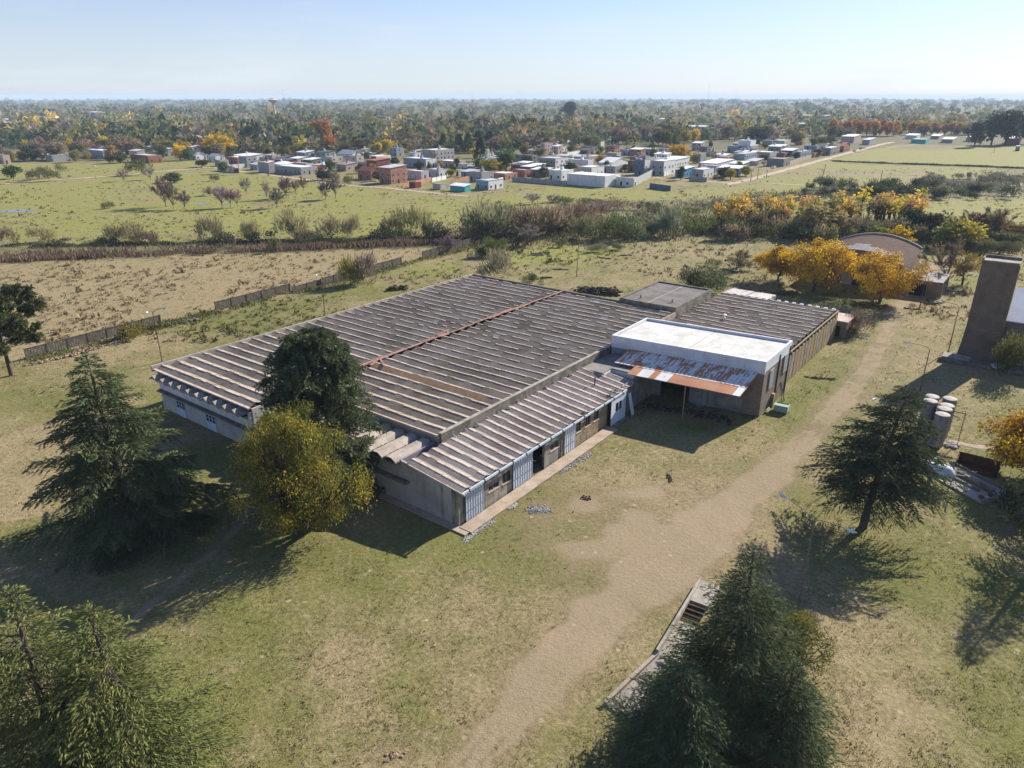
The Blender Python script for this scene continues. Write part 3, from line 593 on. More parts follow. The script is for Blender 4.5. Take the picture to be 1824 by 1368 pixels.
fac = thing('factory_building', 'large abandoned factory with grey ribbed sawtooth roofs, white block and rusty canopy', 'factory', O, YAW)
R = random.Random(3)
def zig(name, u0, u1, v0, v1, zr, h, per, mat, z1=None, tanp=None, step=1.08, caps=1.0, label=None, cut=None):
    """a ribbed roof of many cement sheets: folds run along v, two sloping sheets per fold"""
    z1 = zr if z1 is None else z1; n = max(1, round((u1-u0)/per)); per = (u1-u0)/n; m = max(1, round((v1-v0)/step))
    vs = []; fs = []; var = []; cap = MB(); tan = MB()
    zz = lambda v: zr+(z1-zr)*(v-v0)/(v1-v0)
    for i in range(n):
        base = R.uniform(.1,.9)
        for j in range(m):
            a = v0+(v1-v0)*j/m; b = v0+(v1-v0)*(j+1)/m+.06
            if cut and cut(u0+(i+.5)*per, (a+b)/2): continue
            ua, uc, ub = u0+i*per, u0+(i+.5)*per, u0+(i+1)*per; j1, j2 = R.uniform(-.018,.018)+.05*math.sin(a*.45+u0+i*.8)*math.sin(i*.37+a*.11), R.uniform(-.025,.025)
            za, zb = zz(a)+j1+.012*(j%2), zz(b)+j1+.012*(j%2)
            q = len(vs)
            vs += [(ua,a,za-h),(uc+.015+j2*.4,a,za),(uc+.015+j2*.4,b,zb),(ua,b,zb-h), (uc-.01,a,za+.004),(ub,a,za-h+.004),(ub,b,zb-h+.004),(uc-.01,b,zb+.004)]
            if tanp and tanp[0] <= (ua+ub)/2 <= tanp[1] and tanp[2] < a < tanp[3]:
                tan.add([(p[0],p[1],p[2]+.03) for p in vs[q:q+4]], [(0,1,2,3)])
            fs += [(q,q+1,q+2,q+3),(q+4,q+5,q+6,q+7)]; var += [min(1,max(0,base*.55+R.random()*.5)), min(1,base*.5+.2+R.random()*.4)]
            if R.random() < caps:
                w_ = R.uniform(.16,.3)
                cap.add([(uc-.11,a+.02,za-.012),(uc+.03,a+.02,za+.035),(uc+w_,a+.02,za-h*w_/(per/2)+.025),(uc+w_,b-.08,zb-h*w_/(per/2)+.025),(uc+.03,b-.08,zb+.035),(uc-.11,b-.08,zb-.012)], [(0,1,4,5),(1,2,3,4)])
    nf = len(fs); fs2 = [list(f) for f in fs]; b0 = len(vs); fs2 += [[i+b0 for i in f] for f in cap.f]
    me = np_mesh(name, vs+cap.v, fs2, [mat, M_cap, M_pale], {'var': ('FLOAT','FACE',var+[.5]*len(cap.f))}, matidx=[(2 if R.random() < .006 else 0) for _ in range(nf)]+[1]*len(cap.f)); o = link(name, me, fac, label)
    if tan.v: tan.build('repair_board', M_tan, o)
    return o
P_ = 2.03
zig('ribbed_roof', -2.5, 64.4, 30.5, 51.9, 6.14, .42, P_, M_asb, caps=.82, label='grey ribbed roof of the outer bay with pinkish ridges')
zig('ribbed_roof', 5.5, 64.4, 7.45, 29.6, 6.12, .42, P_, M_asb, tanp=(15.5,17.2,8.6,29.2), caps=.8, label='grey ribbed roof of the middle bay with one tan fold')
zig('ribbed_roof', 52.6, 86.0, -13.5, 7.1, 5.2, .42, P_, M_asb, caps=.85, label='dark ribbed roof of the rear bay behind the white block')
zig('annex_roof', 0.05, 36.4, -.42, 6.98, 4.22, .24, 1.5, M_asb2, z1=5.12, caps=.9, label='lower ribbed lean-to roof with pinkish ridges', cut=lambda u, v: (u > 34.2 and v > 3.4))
# edges of the roofs
MB().box((-2.95,51.9,5.55),(64.8,52.25,6.3)).build('roof_parapet', M_conc2, fac, 'long pale coping on the outer roof edge')
MB().box((-2.85,30.3,5.7),(-2.5,51.9,5.88)).box((5.3,7.45,5.6),(5.5,29.6,5.84)).build('eaves_beam', M_cap, fac)
MB().box((64.4,7.3,5.4),(64.8,51.9,6.28)).build('roof_parapet', M_conc, fac, 'dark rear coping of the main roofs')
pb = MB(); pb.box((5.4,7.02,4.5),(44.05,7.32,6.12)); pb.build('roof_parapet', M_conc, fac, 'dark streaked concrete parapet above the lean-to roof')
MB().box((5.38,6.99,6.12),(44.05,7.45,6.2)).build('parapet_coping', M_conc2, fac)
sp = [MB().tube([(7.3+1.98*i,7.02,5.28),(7.3+1.98*i,6.72,5.2),(7.3+1.98*i,6.6,5.02)], .07, 8) for i in range(14)]
for m_ in sp: m_.build('drain_spout', plain('lilac_pvc', (.5,.42,.52), .5), fac)
# timber gutter between the two bays: uneven boards, one fallen
b = MB(); u = 13.6
while u < 64.2:
    l = R.uniform(2.2,4.6); b.obox((u+l/2,30.05+R.uniform(-.1,.1),6.16+R.uniform(-.04,.08)), (l+.15,R.uniform(.3,.48),.07), R.uniform(-.02,.02), R.uniform(-.12,.12))
    if R.random() < .75: b.obox((u+l/2,29.7+R.uniform(-.12,.1),6.2+R.uniform(-.03,.12)), (l*.8,.2,.06), R.uniform(-.04,.04), R.uniform(-.4,.4))
    if R.random() < .6: b.obox((u+l/2,30.45,6.2), (l*.7,.16,.09), R.uniform(-.03,.03))
    u += l
b.build('valley_gutter', M_pink, fac, 'flaking pinkish red timber gutter between the two big roofs')
MB().obox((17.0,28.4,6.22),(.3,3.4,.1),R_(-32),0,0).obox((16.2,29.3,6.2),(1.9,.3,.12),R_(20)).build('fallen_plank', M_pink, fac)
MB().obox((32,30.9,6.2),(3.2,.22,.1),R_(4)).build('fallen_plank', M_pink, fac)
# outer walls
wl = MB(); wl.box((-2.4,51.6,0),(64.4,51.9,5.6)).box((64.1,7.4,0),(64.4,51.6,5.5)).box((5.5,7.4,4.4),(5.75,30.3,5.72)).box((-2.3,30.3,0),(5.5,30.55,5.6)).build('outer_wall', M_endw, fac)
# front of the outer bay: whitewashed band, ledge, fold ends, openings
MB().box((-2.42,30.56,2.95),(-2.15,51.6,5.0)).build('upper_wall', M_wallw, fac, 'flaking whitewashed wall band under the roof folds')
MB().box((-2.4,30.56,0),(-2.15,51.6,2.75)).build('lower_wall', M_endw, fac)
MB().box((-3.05,30.4,2.75),(-2.1,51.7,2.95)).build('ledge', M_conc, fac)
for i in range(10):
    v = 31.0+P_*i
    MB().prism([(-3.9,v,5.0),(-3.9,v+1.0,5.62),(-3.9,v+2.0,5.0),(-3.9,v+2.0,4.88),(-3.9,v+1.0,5.48),(-3.9,v,4.88)], (1.7,0,0)).prism([(-3.82,v+.28,5.02),(-3.82,v+1.0,5.46),(-3.82,v+1.72,5.02)], (.1,0,0)).build('fold_end', M_conc2, fac)
    MB().box((-2.5,v+.3,4.05),(-2.4,v+1.7,4.86)).build('clerestory_opening', M_dark, fac)
def door_panes(u, v0, v1, h, name='metal_door'):
    d = MB().box((u-.06,v0,0.05),(u,v1,h)).build(name, M_steel, fac)
    for i in range(3):
        for j in range(2):
            w_ = (v1-v0)/3
            MB().box((u-.075,v0+w_*i+.08,h*.5+.5*j),(u-.06,v0+w_*(i+1)-.08,h*.5+.5*j+.42)).build('pane', M_glass, d)
    return d
door_panes(-2.42, 38.8, 40.9, 2.5); door_panes(-2.42, 46.0, 48.0, 2.5)
# fold shells over the front strip of the middle bay
for i in range(10):
    v = 8.35+P_*i
    MB().prism([(-.45,v-.16,4.76),(-.45,v+.42,5.14),(-.45,v+1.16,5.14),(-.45,v+1.74,4.76),(-.45,v+1.74,4.66),(-.45,v+1.12,5.05),(-.45,v+.46,5.05),(-.45,v-.16,4.66)], (5.6,0,0)).build('concrete_fold', stucco('lichened_shell', (.46,.41,.35), (.33,.28,.235), .8, .9, 6, .4, (.14,.11,.09)), fac)
db = MB()
for i in range(10):
    v = 8.35+P_*i
    for q in range(24): db.rock((R.uniform(-.2,5.0), v+1.85+R.uniform(-.2,.2), 4.72), (R.uniform(.1,.26),R.uniform(.08,.18),R.uniform(.06,.14)))
db.build('roof_debris', plain('leaf_litter', (.11,.085,.06), .95), fac)['kind'] = 'stuff'
MB().box((-.5,8.0,4.5),(5.4,30.3,4.66)).build('roof_slab', M_conc, fac)
MB().box((0,7.9,2.9),(.25,30.3,4.5)).box((0,.9,0),(.25,7.9,3.9)).build('end_wall', M_endw, fac, 'grey rendered end wall in shadow')
MB().box((0,7.9,0),(.26,30.3,2.7)).build('end_wall', M_endw, fac)
MB().box((-.62,6.7,2.7),(.25,30.2,2.9)).build('ledge', M_conc, fac)
MB().box((-.02,-.02,0),(.26,.9,3.9)).build('corner_pillar', M_wallb, fac)
MB().prism([(.0,.9,3.9),(.0,7.9,3.9),(.0,7.9,4.95),(.0,6.9,4.85)], (.22,0,0)).build('gable_wall', M_endw, fac)
MB().box((-.07,-.45,3.82),(.03,7.2,3.98)).build('verge', M_cap, fac)
o_ = bpy.data.objects['verge']; o_.rotation_euler.x = R_(6.9); o_.location.z = .05
MB().box((.0,7.82,4.0),(5.4,8.02,5.0)).build('side_wall', M_purple, fac, 'violet painted strip of wall above the lean-to')
for v in (12.2, 16.2, 20.4): MB().box((-.05,v,3.3),(0,v+1.1,4.2)).build('clerestory_opening', M_dark, fac)
MB().box((-.03,2.0,0),(0.0,2.3,3.88)).build('downpipe', M_conc2, fac)
# ---- front wall
def wall_u(name, v, th, u0, u1, z1, ops, mat, label=None):
    m_ = MB(); x = u0
    for a, b, c, d in sorted(ops):
        if a > x: m_.box((x,v,0),(a,v+th,z1))
        if c > 0: m_.box((a,v,0),(b,v+th,c))
        if d < z1: m_.box((a,v,d),(b,v+th,z1))
        x = b
    if x < u1: m_.box((x,v,0),(u1,v+th,z1))
    return m_.build(name, mat, fac, label)
ops1 = [(.95,3.6,0,3.55),(4.75,6.5,1.65,2.3),(7.1,8.6,1.5,2.75),(8.95,12.3,0,3.62),(12.45,14.95,0,3.5)]
wall_u('front_wall', 0, .25, .26, 15.0, 3.85, ops1, M_wallb, 'rain stained front wall with sliding doors')
ops2 = [(16.2,18.0,1.7,2.55),(19.1,21.3,0,3.4)]
wall_u('front_wall', 0, .25, 15.0, 21.4, 3.85, ops2, M_wallg, 'grey front wall with one slit window')
ops3 = [(21.8,22.9,1.9,3.2),(23.9,25.1,1.9,3.4),(26.0,27.2,1.9,3.4)]
wall_u('front_wall', 0, .25, 21.4, 29.4, 3.85, ops3, stucco('patchy_ochre_render', (.40,.31,.2), (.2,.165,.125), 1.1, .9, 6, .7, (.04,.035,.03)), 'patchy ochre front wall with broken windows')
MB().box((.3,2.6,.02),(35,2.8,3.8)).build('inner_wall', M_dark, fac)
MB().box((.3,.3,.0),(35,2.6,.06)).build('inner_floor', M_conc, fac)
def sliding(u0, u1, h, mat, label):
    d = MB().box((u0,-.16,.1),(u1,-.08,h)).build('sliding_door', mat, fac, label)
    n = max(3, round((u1-u0)/.42)); r_ = MB()
    for i in range(n+1): x = u0+(u1-u0)*i/n; r_.box((x-.025,-.2,.1),(x+.025,-.16,h))
    r_.build('door_ribs', M_gut, d)
    for zz_ in (.15, h*.35, h*.68, h-.12): MB().box((u0,-.215,zz_),(u1,-.2,zz_+.06)).build('door_rail', M_rustbar, d)
    return d
M_rustbar = plain('rusted_bar', (.33,.26,.22), .7)
sliding(.95, 3.7, 3.6, M_steel, 'pale blue ribbed sliding door at the corner')
sliding(8.85, 12.35, 3.7, M_steel, 'wide pale blue ribbed sliding door beside the open doorway')
sliding(19.05, 21.35, 3.45, M_steelw, 'pale patched metal door')
for a, b, c, d in ops1[1:3]+ops2[:1]+ops3:
    w_ = MB().box((a,.14,c),(b,.18,d)).build('window', M_glass, fac)
    MB().box((a,.08,c),(b,.14,c+.05)).box(((a+b)/2-.03,.08,c+.05),((a+b)/2+.03,.14,d)).build('window_frame', M_rustbar, w_)
    MB().box((a-.05,-.07,c-.09),(b+.05,.02,c-.002)).build('window_sill', M_cap, w_)
MB().box((18.35,-.1,0),(19.0,.02,3.8)).build('door_post', M_conc, fac)
MB().box((14.95,-.04,0),(15.4,.02,3.8)).build('door_post', M_wallg, fac)
g_ = MB().box((-.05,-.62,3.78),(33.4,-.44,4.0)).build('rain_gutter', M_gut, fac, 'long pale blue rain gutter along the lean-to eaves')
for i in range(14): MB().box((1.0+2.4*i,-.65,3.72),(1.1+2.4*i,-.43,4.03)).build('gutter_bracket', M_dark, g_)
wp = wall_u('front_panel', -.5, .12, 29.5, 33.4, 3.72, [(30.6,32.3,1.7,2.9)], M_steelw, 'pale blue white panel wall with a window')
w_ = MB().box((30.6,-.44,1.7),(32.3,-.4,2.9)).build('window', M_glass, fac)
MB().box((30.55,-.53,1.62),(32.35,-.5,1.7)).box((31.42,-.52,1.66),(31.5,-.44,2.9)).build('window_frame', M_white, w_)
MB().box((29.4,-.5,0),(29.5,0,3.8)).build('panel_edge', M_dark, fac)
wall_u('recess_wall', .1, .2, 33.4, 36.9, 4.3, [(35.2,36.1,1.4,2.5)], M_wallg)
MB().box((35.2,.2,1.4),(36.1,.25,2.5)).build('window', M_glass, fac)
# small flat roofs beside the canopy
MB().prism([(34.3,3.7,4.85),(34.3,7.02,4.85),(44.05,7.02,4.85),(44.05,.15,4.85),(36.7,.15,4.85),(36.7,3.7,4.85)], (0,0,.2)).build('flat_roof', stucco('grey_felt_roof', (.30,.28,.255), (.21,.195,.175), .6, .9, 4, .1), fac, 'stepped grey concrete flat roof between lean-to and canopy')
fw = MB().box((34.35,3.75,4.1),(34.5,7.0,4.85)).box((36.75,.2,0),(36.95,3.75,4.85)).box((34.5,3.6,4.0),(36.75,3.75,4.85)).build('flat_roof_wall', M_whitew, fac)
MB().box((36.95,.2,0),(44.0,.4,4.85)).build('side_wall', M_wallg, fac)
# ---- white block (stands slightly askew to the rest)
def askew(o):
    for v in o.data.vertices: v.co.x -= .103*(v.co.y+14.9)
    return o
askew(MB().box((44.4,-14.6,7.42),(54.9,6.5,7.55)).build('flat_roof', M_white, fac, 'bright white painted flat roof'))
askew(MB().box((44.15,-14.95,7.3),(44.45,6.85,7.9)).box((54.9,-14.95,7.3),(55.2,6.85,7.9)).box((44.45,-14.95,7.3),(54.9,-14.65,7.9)).box((44.45,6.55,7.3),(54.9,6.85,7.9)).build('roof_parapet', M_whitew, fac, 'white parapet around the white flat roof'))
askew(MB().box((44.45,-4.2,7.55),(54.9,-4.12,7.565)).build('roof_seam', M_conc2, fac))
askew(MB().box((44.18,-14.92,6.1),(44.4,6.8,7.3)).box((44.4,-14.92,6.35),(55.15,-14.7,7.3)).box((44.4,6.6,5.0),(55.1,6.82,7.3)).box((54.95,-14.7,4.4),(55.15,6.6,7.3)).build('upper_wall', M_whitew, fac, 'white painted upper wall of the block'))
askew(MB().box((44.4,-14.9,0),(55.1,-14.7,6.35)).box((44.2,-14.9,0),(44.4,-12.5,6.6)).build('brick_wall', M_brickd, fac, 'bare grey brown brick side wall of the white block'))
askew(MB().box((44.3,-12.5,0),(44.5,-5.2,6.6)).box((44.3,-1.0,0),(44.5,6.6,6.6)).box((44.3,-5.2,3.6),(44.5,-1.0,6.6)).build('brick_wall', M_wallg, fac))
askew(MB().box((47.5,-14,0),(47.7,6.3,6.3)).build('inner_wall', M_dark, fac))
for a, b, c, d in ((46.4,47.9,3.3,6.0),(52.2,53.9,3.8,6.5)): MB().box((a,-15.05,c),(b,-14.93,d)).build('window_shutter', metal_sheet('grey_shutter', (.33,.36,.38), (.26,.28,.3), .1, 16), fac)
for a in (50.0, 54.5): MB().box((a,-15.0,0),(a+.35,-14.92,7.2)).build('wall_stain_pipe', M_dark, fac)
MB().box((48.6,-15.3,0),(49.2,-14.92,1.9)).build('buttress', M_lich, fac)
# ---- canopy
cz = lambda u: 5.0+(u-37.75)/(44.15-37.75)*1.2
def canopy_sheet(u0, u1, v0, v1, dz):
    return [(u0,v0,cz(u0)+dz),(u1,v0,cz(u1)+dz),(u1,v1,cz(u1)+dz),(u0,v1,cz(u0)+dz)]
cm = MB()
for v in np.arange(-14.1,.9,.86):
    q_ = int(round((v+14.1)/.86)); cm.prism(canopy_sheet(37.75,40.0,v,min(v+.9,1.0),R.uniform(0,.02)), (0,0,.03), 2 if (0 < q_ < 11 or q_ in (13,17,16)) else 1)
for row, (a, b) in enumerate(((39.9,42.1),(42.0,44.16))):
    for v in np.arange(-14.1,3.6,.86): cm.prism(canopy_sheet(a,b,v,min(v+.9,4.1),.03*(row+1)+R.uniform(0,.015)), (0,0,.03))
can = askew(cm.build('canopy_roof', [M_rust, metal_sheet('canopy_zinc', (.78,.77,.75), (.66,.65,.63), .3, 12, 1), metal_sheet('canopy_rust', (.50,.26,.15), (.42,.2,.11), .1, 12, 1)], fac, 'sloping canopy of patchwork rusty and zinc sheets'))
fr = MB()
for u_ in (37.85,40.0,42.2): fr.box((u_,-14.0,cz(u_)-.12),(u_+.1,1.0 if u_ < 39 else 3.9,cz(u_)-.01))
askew(fr.build('canopy_purlin', M_rustbar, can))
askew(MB().tube([(37.9,-7.1,0),(37.9,-7.1,4.9)], .07, 8).build('canopy_post', M_tan, fac))
askew(MB().prism([(37.8,-14.05,4.9),(37.8,-14.05,4.98),(44.2,-14.05,6.15),(44.2,-14.05,6.05)], (0,-.08,0)).build('canopy_bargeboard', M_tan, can))
# ---- rear bay side wall with posts, lichen panels and dark notches
for i in range(17):
    u0 = 56.3+29.9*i/17; u1 = 56.3+29.9*(i+1)/17
    MB().box((u0+.2,-13.95,0),(u1-.02,-13.75,4.15+.06*(i%3))).build('wall_panel', M_lich if i%4 != 2 else M_wallb, fac)
    MB().box((u0-.02,-13.98,0),(u0+.2,-13.7,4.9)).build('wall_post', M_conc2 if i%3 else M_conc, fac)
    MB().box((u0+.2,-13.85,4.25),(u1-.02,-13.72,4.75)).build('clerestory_opening', M_dark, fac)
MB().box((56.3,-14.02,4.86),(86.2,-13.8,5.0)).build('wall_beam', M_lich, fac)
MB().box((85.9,-13.9,0),(86.2,7.2,4.9)).build('outer_wall', M_conc, fac)
for i in range(15): MB().box((85.85,-13.4+1.38*i,4.86),(86.3,-12.8+1.38*i,5.16)).build('coping_block', M_whitew, fac)
# ---- rear flat roofed block
MB().box((64.85,7.5,6.45),(79.7,17.7,6.6)).build('flat_roof', stucco('grey_brown_felt', (.22,.20,.185), (.15,.135,.12), .4, .9, 3, .1), fac, 'grey brown flat roof of the rear block')
MB().box((64.5,7.2,5.3),(64.85,18,6.8)).box((79.7,7.2,6.0),(80.05,18,6.85)).box((64.85,7.2,5.0),(79.7,7.5,6.8)).box((64.85,17.7,0),(79.7,18,6.85)).box((79.75,7.2,0),(80,18,6.0)).build('roof_parapet', M_conc, fac)
MB().box((64.9,12.7,6.6),(79.7,12.95,6.63)).build('roof_seam', M_conc2, fac)
for u_, v_ in ((67.2,15.2),(67.8,9.4)): MB().tube([(u_,v_,6.5),(u_,v_,7.25)], .13, 8).build('vent_pipe', M_rustbar, fac)
MB().box((53.2,7.1,4.6),(64.5,7.35,6.02)).build('roof_step_wall', M_conc2, fac)
vt = MB().lathe([(.28,0),(.28,.5),(.16,.62),(.16,.8),(.42,.86),(.42,.95),(.05,1.12)], 12, (68.3,0.1,5.0)).build('roof_ventilator', plain('galvanised', (.55,.55,.56), .4, .3), fac)
MB().tube([(31.0,3.0,4.55),(31.0,3.0,5.7)], .08, 8).build('vent_pipe', M_dark, fac)
for u_, v_ in ((78,-5.5),(83.5,-3)): MB().tube([(u_,v_,4.9),(u_,v_,6.6)], .05, 6).build('vent_pipe', M_conc2, fac)
MB().box((-.2,-1.75,0),(29.2,-.2,.13)).box((-.9,-1.5,-.05),(0,14,.08)).build('pavement', M_walk, fac, 'pinkish concrete pavement along the front')
MB().box((29.3,-1.3,0),(34.8,-.5,.06)).build('pavement', M_conc, fac)
# plants on the gutter
for i, (u_, v_) in enumerate(((23.1,-.3),(29.6,-.2),(31.4,.1))):
    me = bush(90+i, .45, .5, 90, .16, .4, 'gutter_weed'); o = link('gutter_weed', me, fac, loc=(u_,v_,3.95)); o.color = cset(.10,.13,.04)
# low annex at the far end
an = thing('brick_shed', 'small brick lean-to with flaking pinkish roof at the far end of the factory', 'shed', W(86.6,-15.6), YAW)
MB().box((0,0,0),(5.2,6.4,2.9)).build('wall', M_brickd, an); MB().box((-.15,-.15,2.9),(5.35,6.5,3.08)).build('roof', stucco('flaking_pink_roof', (.6,.5,.46), (.45,.3,.25), .9, .85, 4, .1), an)
MB().box((-.03,1.0,.1),(0,2.0,2.1)).build('door', M_dark, an)
an = thing('ruined_shed', 'long ruined shed with pale broken roof sheets behind the factory', 'shed', W(93.5,1.0), YAW)
MB().box((0,0,0),(6,9,2.4)).build('wall', M_brickd, an); r_ = MB()
for i in range(6): r_.obox((3,.8+1.5*i,2.62+R.uniform(-.06,.1)),(6.6,1.42,.06),R.uniform(-.03,.03),R.uniform(-.05,.05),.06)
r_.build('roof', metal_sheet('pale_shed_sheet', (.6,.56,.53), (.45,.38,.34), .3), an); MB().box((-.03,3,.1),(0,4,2)).build('door', M_dark, an)
# ------------------------------------------------------------------ things around the factory
M_iron = plain('rusty_iron', (.16,.09,.06), .75, .0, .4); M_galv = plain('galvanised_pole', (.42,.42,.41), .5, .2)
M_head = plain('lamp_shell', (.78,.80,.83), .35); M_wood = stucco('grey_wood', (.30,.25,.19), (.19,.155,.12), 3, .9, 12, .2)
M_lens = plain('lamp_lens', (.5,.52,.5), .2)
def lamp(label, bx, by, top_y, heads, pole_mat, h=None):
    P = G(bx,by); H = h or Zat(P, top_y); t = thing('street_lamp', label, 'street lamp', (P.x,P.y,gz(P.x,P.y)), 0, 'street lamps around the factory')
    MB().tube([(0,0,0),(0,0,H*.45),(0,0,H*.98)], [.085,.075,.05], 8).build('pole', pole_mat, t); MB().tube([(0,0,0),(0,0,.35)], .13, 8).build('base', M_conc, t)
    for hx, hy in heads:
        q = G(hx,hy,H+.75)-P; q = Vector((q.x,q.y,0)); L = min(q.length, 2.9); d = q.normalized() if q.length > .1 else Vector((1,0,0))
        MB().tube([(0,0,H*.975), d*.12*L+Vector((0,0,H+.22)), d*.4*L+Vector((0,0,H+.45)), d*L+Vector((0,0,H+.72))], .035, 6).build('arm', pole_mat, t)
        hd = MB(); a = d*(L-.1); c = Vector((0,0,H+.72)); sd = Vector((-d.y,d.x,0)); pr = []
        for s, w_, z_ in ((0,.05,.05),(.18,.11,.08),(.45,.17,.10),(.75,.15,.08),(.95,.05,.03)):
            pr.append([a+d*s+c+sd*w_+Vector((0,0,s*.12-.03)), a+d*s+c+Vector((0,0,z_+s*.12)), a+d*s+c-sd*w_+Vector((0,0,s*.12-.03)), a+d*s+c+Vector((0,0,s*.12-.09))])
        hd.add([p for r_ in pr for p in r_], [(4*i+j,4*i+(j+1)%4,4*i+4+(j+1)%4,4*i+4+j) for i in range(4) for j in range(4)]+[(3,2,1,0),(16,17,18,19)])
        ho = hd.build('lamp_head', M_head, t)
        MB().obox(a+d*.5+c+Vector((0,0,-.05)), (.5,.22,.05), math.atan2(d.y,d.x)).build('lens', M_lens, ho)
    return t
lamp('two armed street lamp rising between the dark cedars in the lower right', 1424,1070,926,[(1403,886),(1508,940)], plain('weathered_pole', (.21,.175,.15), .7))
lamp('single armed street lamp at the track, its pole crossing the tower shadow', 1635,713,620,[(1620,609)], M_iron)
lamp('single armed street lamp just beside the brick tower', 1689,627,545,[(1677,537)], M_iron)
lamp('street lamp mostly hidden behind the leaning cedar, one pale head showing', 1556,820,726,[(1537,719)], M_galv, 8.1)
lamp('two headed rusty street lamp in the dry field beside the lattice wall', 289,644,556,[(263,555),(289,549)], M_iron)
lamp('two headed street lamp behind the outer roof edge of the factory', 579,562,489,[(564,489),(583,483)], M_iron)
lamp('street lamp between the yellow willow and the burnt stump pile', 1638,548,486,[(1678,479)], M_iron)
P = G(1027,493); o = MB().tube([(0,0,0),(.1,.0,4),(.25,0,8.0)], [.1,.08,.06], 7).build('pole', M_iron, None, None, P); o.name = 'bare_pole'
tag(o, 'bare rusty pole leaning slightly in the grass behind the factory', 'pole')
def far_pole(x, yb, yt, lean, label, group='power poles along the field path'):
    P = G(x,yb); H = Zat(P,yt); t = thing('power_pole', label, 'pole', P, 0, group)
    MB().tube([(0,0,0),(lean*H,0,H)], [.2,.13], 7).build('post', M_wood, t); MB().obox((lean*H*.96,0,H*.95),(1.8,.14,.14),YAW).build('crossarm', M_wood, t)
far_pole(1460,333,292,.13,'leaning dark power pole standing by the narrow field path'); far_pole(1567,328,303,.03,'short pole in the middle of the green field')
far_pole(1766,337,304,.12,'leaning power pole among shrubs beyond the narrow path'); far_pole(1770,272,256,.02,'small pole in the farthest green field')
for i, (x, yb, yt, lb) in enumerate([(1337,323,303,'thin pole where the dirt road meets the village street'),(1349,319,300,'thin pole beside the dirt road in front of the dark blue house'),(1365,317,302,'thin pole at the road edge before the parked white car'),(741,332,312,'thin pole by the small brick kiosk at the lane'),(661,324,303,'thin pole next to the unfinished terracotta house'),(566,320,300,'thin pole by the lane near the orange bush'),(1211,318,297,'thin pole in front of the bright blue house'),(973,330,310,'thin pole in the grass before the grey boundary wall'),(698,281,261,'thin pole among trees behind the white roofed house'),(971,304,283,'thin pole between the white houses and the brick house')]):
    far_pole(x,yb,yt,0,lb,'poles along the village lanes')
for x, yt, hh, lb in ((534,160,1700,'hair thin radio mast on the horizon beside the water tower'),(847,160,2400,'hair thin radio mast on the horizon near the middle'),(1236,150,2400,'hair thin radio mast on the horizon, tallest of the three')):
    P = Vector(((x-CX)/F*hh, hh, 0)); H = Zat(P,yt); t = thing('radio_mast', lb, 'mast', P, 0, 'radio masts on the horizon')
    MB().tube([(0,0,0),(0,0,H)], [.35,.2], 4).build('mast', M_galv, t); MB().tube([(0,0,H*.97),(0,0,H*1.03)], .5, 4).build('antenna', M_head, t)
# lattice boundary wall, in the pieces that still stand
M_latt = stucco('pierced_concrete', (.16,.143,.115), (.095,.085,.068), 1.2, .9, 6, .5)
def lattice(label, a, b, h=1.9):
    A = G(*a); B = G(*b); L = (B-A).length; t = thing('lattice_wall', label, 'wall', (A.x,A.y,gz(A.x,A.y)-.08), math.atan2(B.y-A.y,B.x-A.x), 'standing pieces of the pierced concrete wall')
    m = MB(); n = int(L/.42); c = L/n
    for i in range(n+1): m.box((i*c-.055,-.04,.1),(i*c+.055,.04,h-.1))
    for j in range(6): m.box((0,-.05,.1+j*(h-.3)/5),(L,.05,.1+j*(h-.3)/5+.12))
    for i in range(n):
        for j in range(5):
            m.box((i*c,-.03,.1+j*(h-.3)/5),(i*c+c*(.95 if (i*7+j*3)%4 < 2 else .6),.03,.1+(j+.85)*(h-.3)/5))
    m.build('lattice_panel', M_latt, t); MB().box((0,-.09,h-.1),(L,.09,h)).build('coping', M_latt, t); MB().box((0,-.1,-.1),(L,.1,.14)).build('footing', M_conc, t)
    for i in range(max(2,int(L/3.2))+1):
        x = L*i/max(2,int(L/3.2)); MB().box((x-.09,-.11,0),(x+.09,.11,h+.06)).build('post', M_latt, t)
lattice('longest standing piece of pierced concrete wall, behind the big cedar', (48,640),(287,577))
lattice('piece of pierced concrete wall beginning after the rubble gap', (385,553),(517,519))
lattice('low broken piece of pierced wall next to the second lamp', (522,522),(572,508), 1.5)
lattice('piece of pierced concrete wall behind the small yellow green tree', (576,508),(715,470))
lattice('last piece of pierced concrete wall ending at the round green bush', (753,461),(838,437), 2.1)
def heap(label, pts, w, n, s, mat, name='rubble_heap', cat='rubble', zmul=1):
    pl = [G(*p) for p in pts]; c = pl[0]; m = MB()
    for i in range(n):
        t = random.random()*(len(pl)-1); k = int(t); p = pl[k]+(pl[min(k+1,len(pl)-1)]-pl[k])*(t-k)-c; e = abs(random.gauss(0,.5))
        q = random.uniform(.4,1.2)*s; m.rock((p.x+random.gauss(0,.45)*w,p.y+random.gauss(0,.45)*w,q*.25+max(0,(.8-e))*w*.12*zmul*random.random()), (q,q*random.uniform(.5,1),q*.5))
    return tag(m.build(name, mat, None, None, (c.x,c.y,gz(c.x,c.y))), label, cat)
M_rub = stucco('brick_rubble', (.36,.25,.17), (.22,.16,.12), 2.5, .95, 6, .2); M_earth = stucco('dark_earth', (.10,.075,.055), (.06,.045,.035), 1.5, .95, 6, .1); M_ash = stucco('grey_ash', (.40,.39,.38), (.22,.21,.2), 2.5, .95, 8, .1)
M_deb = stucco('pale_debris', (.5,.49,.47), (.3,.28,.26), 2.5, .9, 8, .1)
heap('orange brown rubble heap along the foot of the lattice wall', [(50,650),(130,632),(160,622)], 1.1, 130, .35, M_rub)
heap('short rubble heap beyond the big cedar at the lattice wall', [(168,620),(215,607)], .9, 60, .3, M_rub)
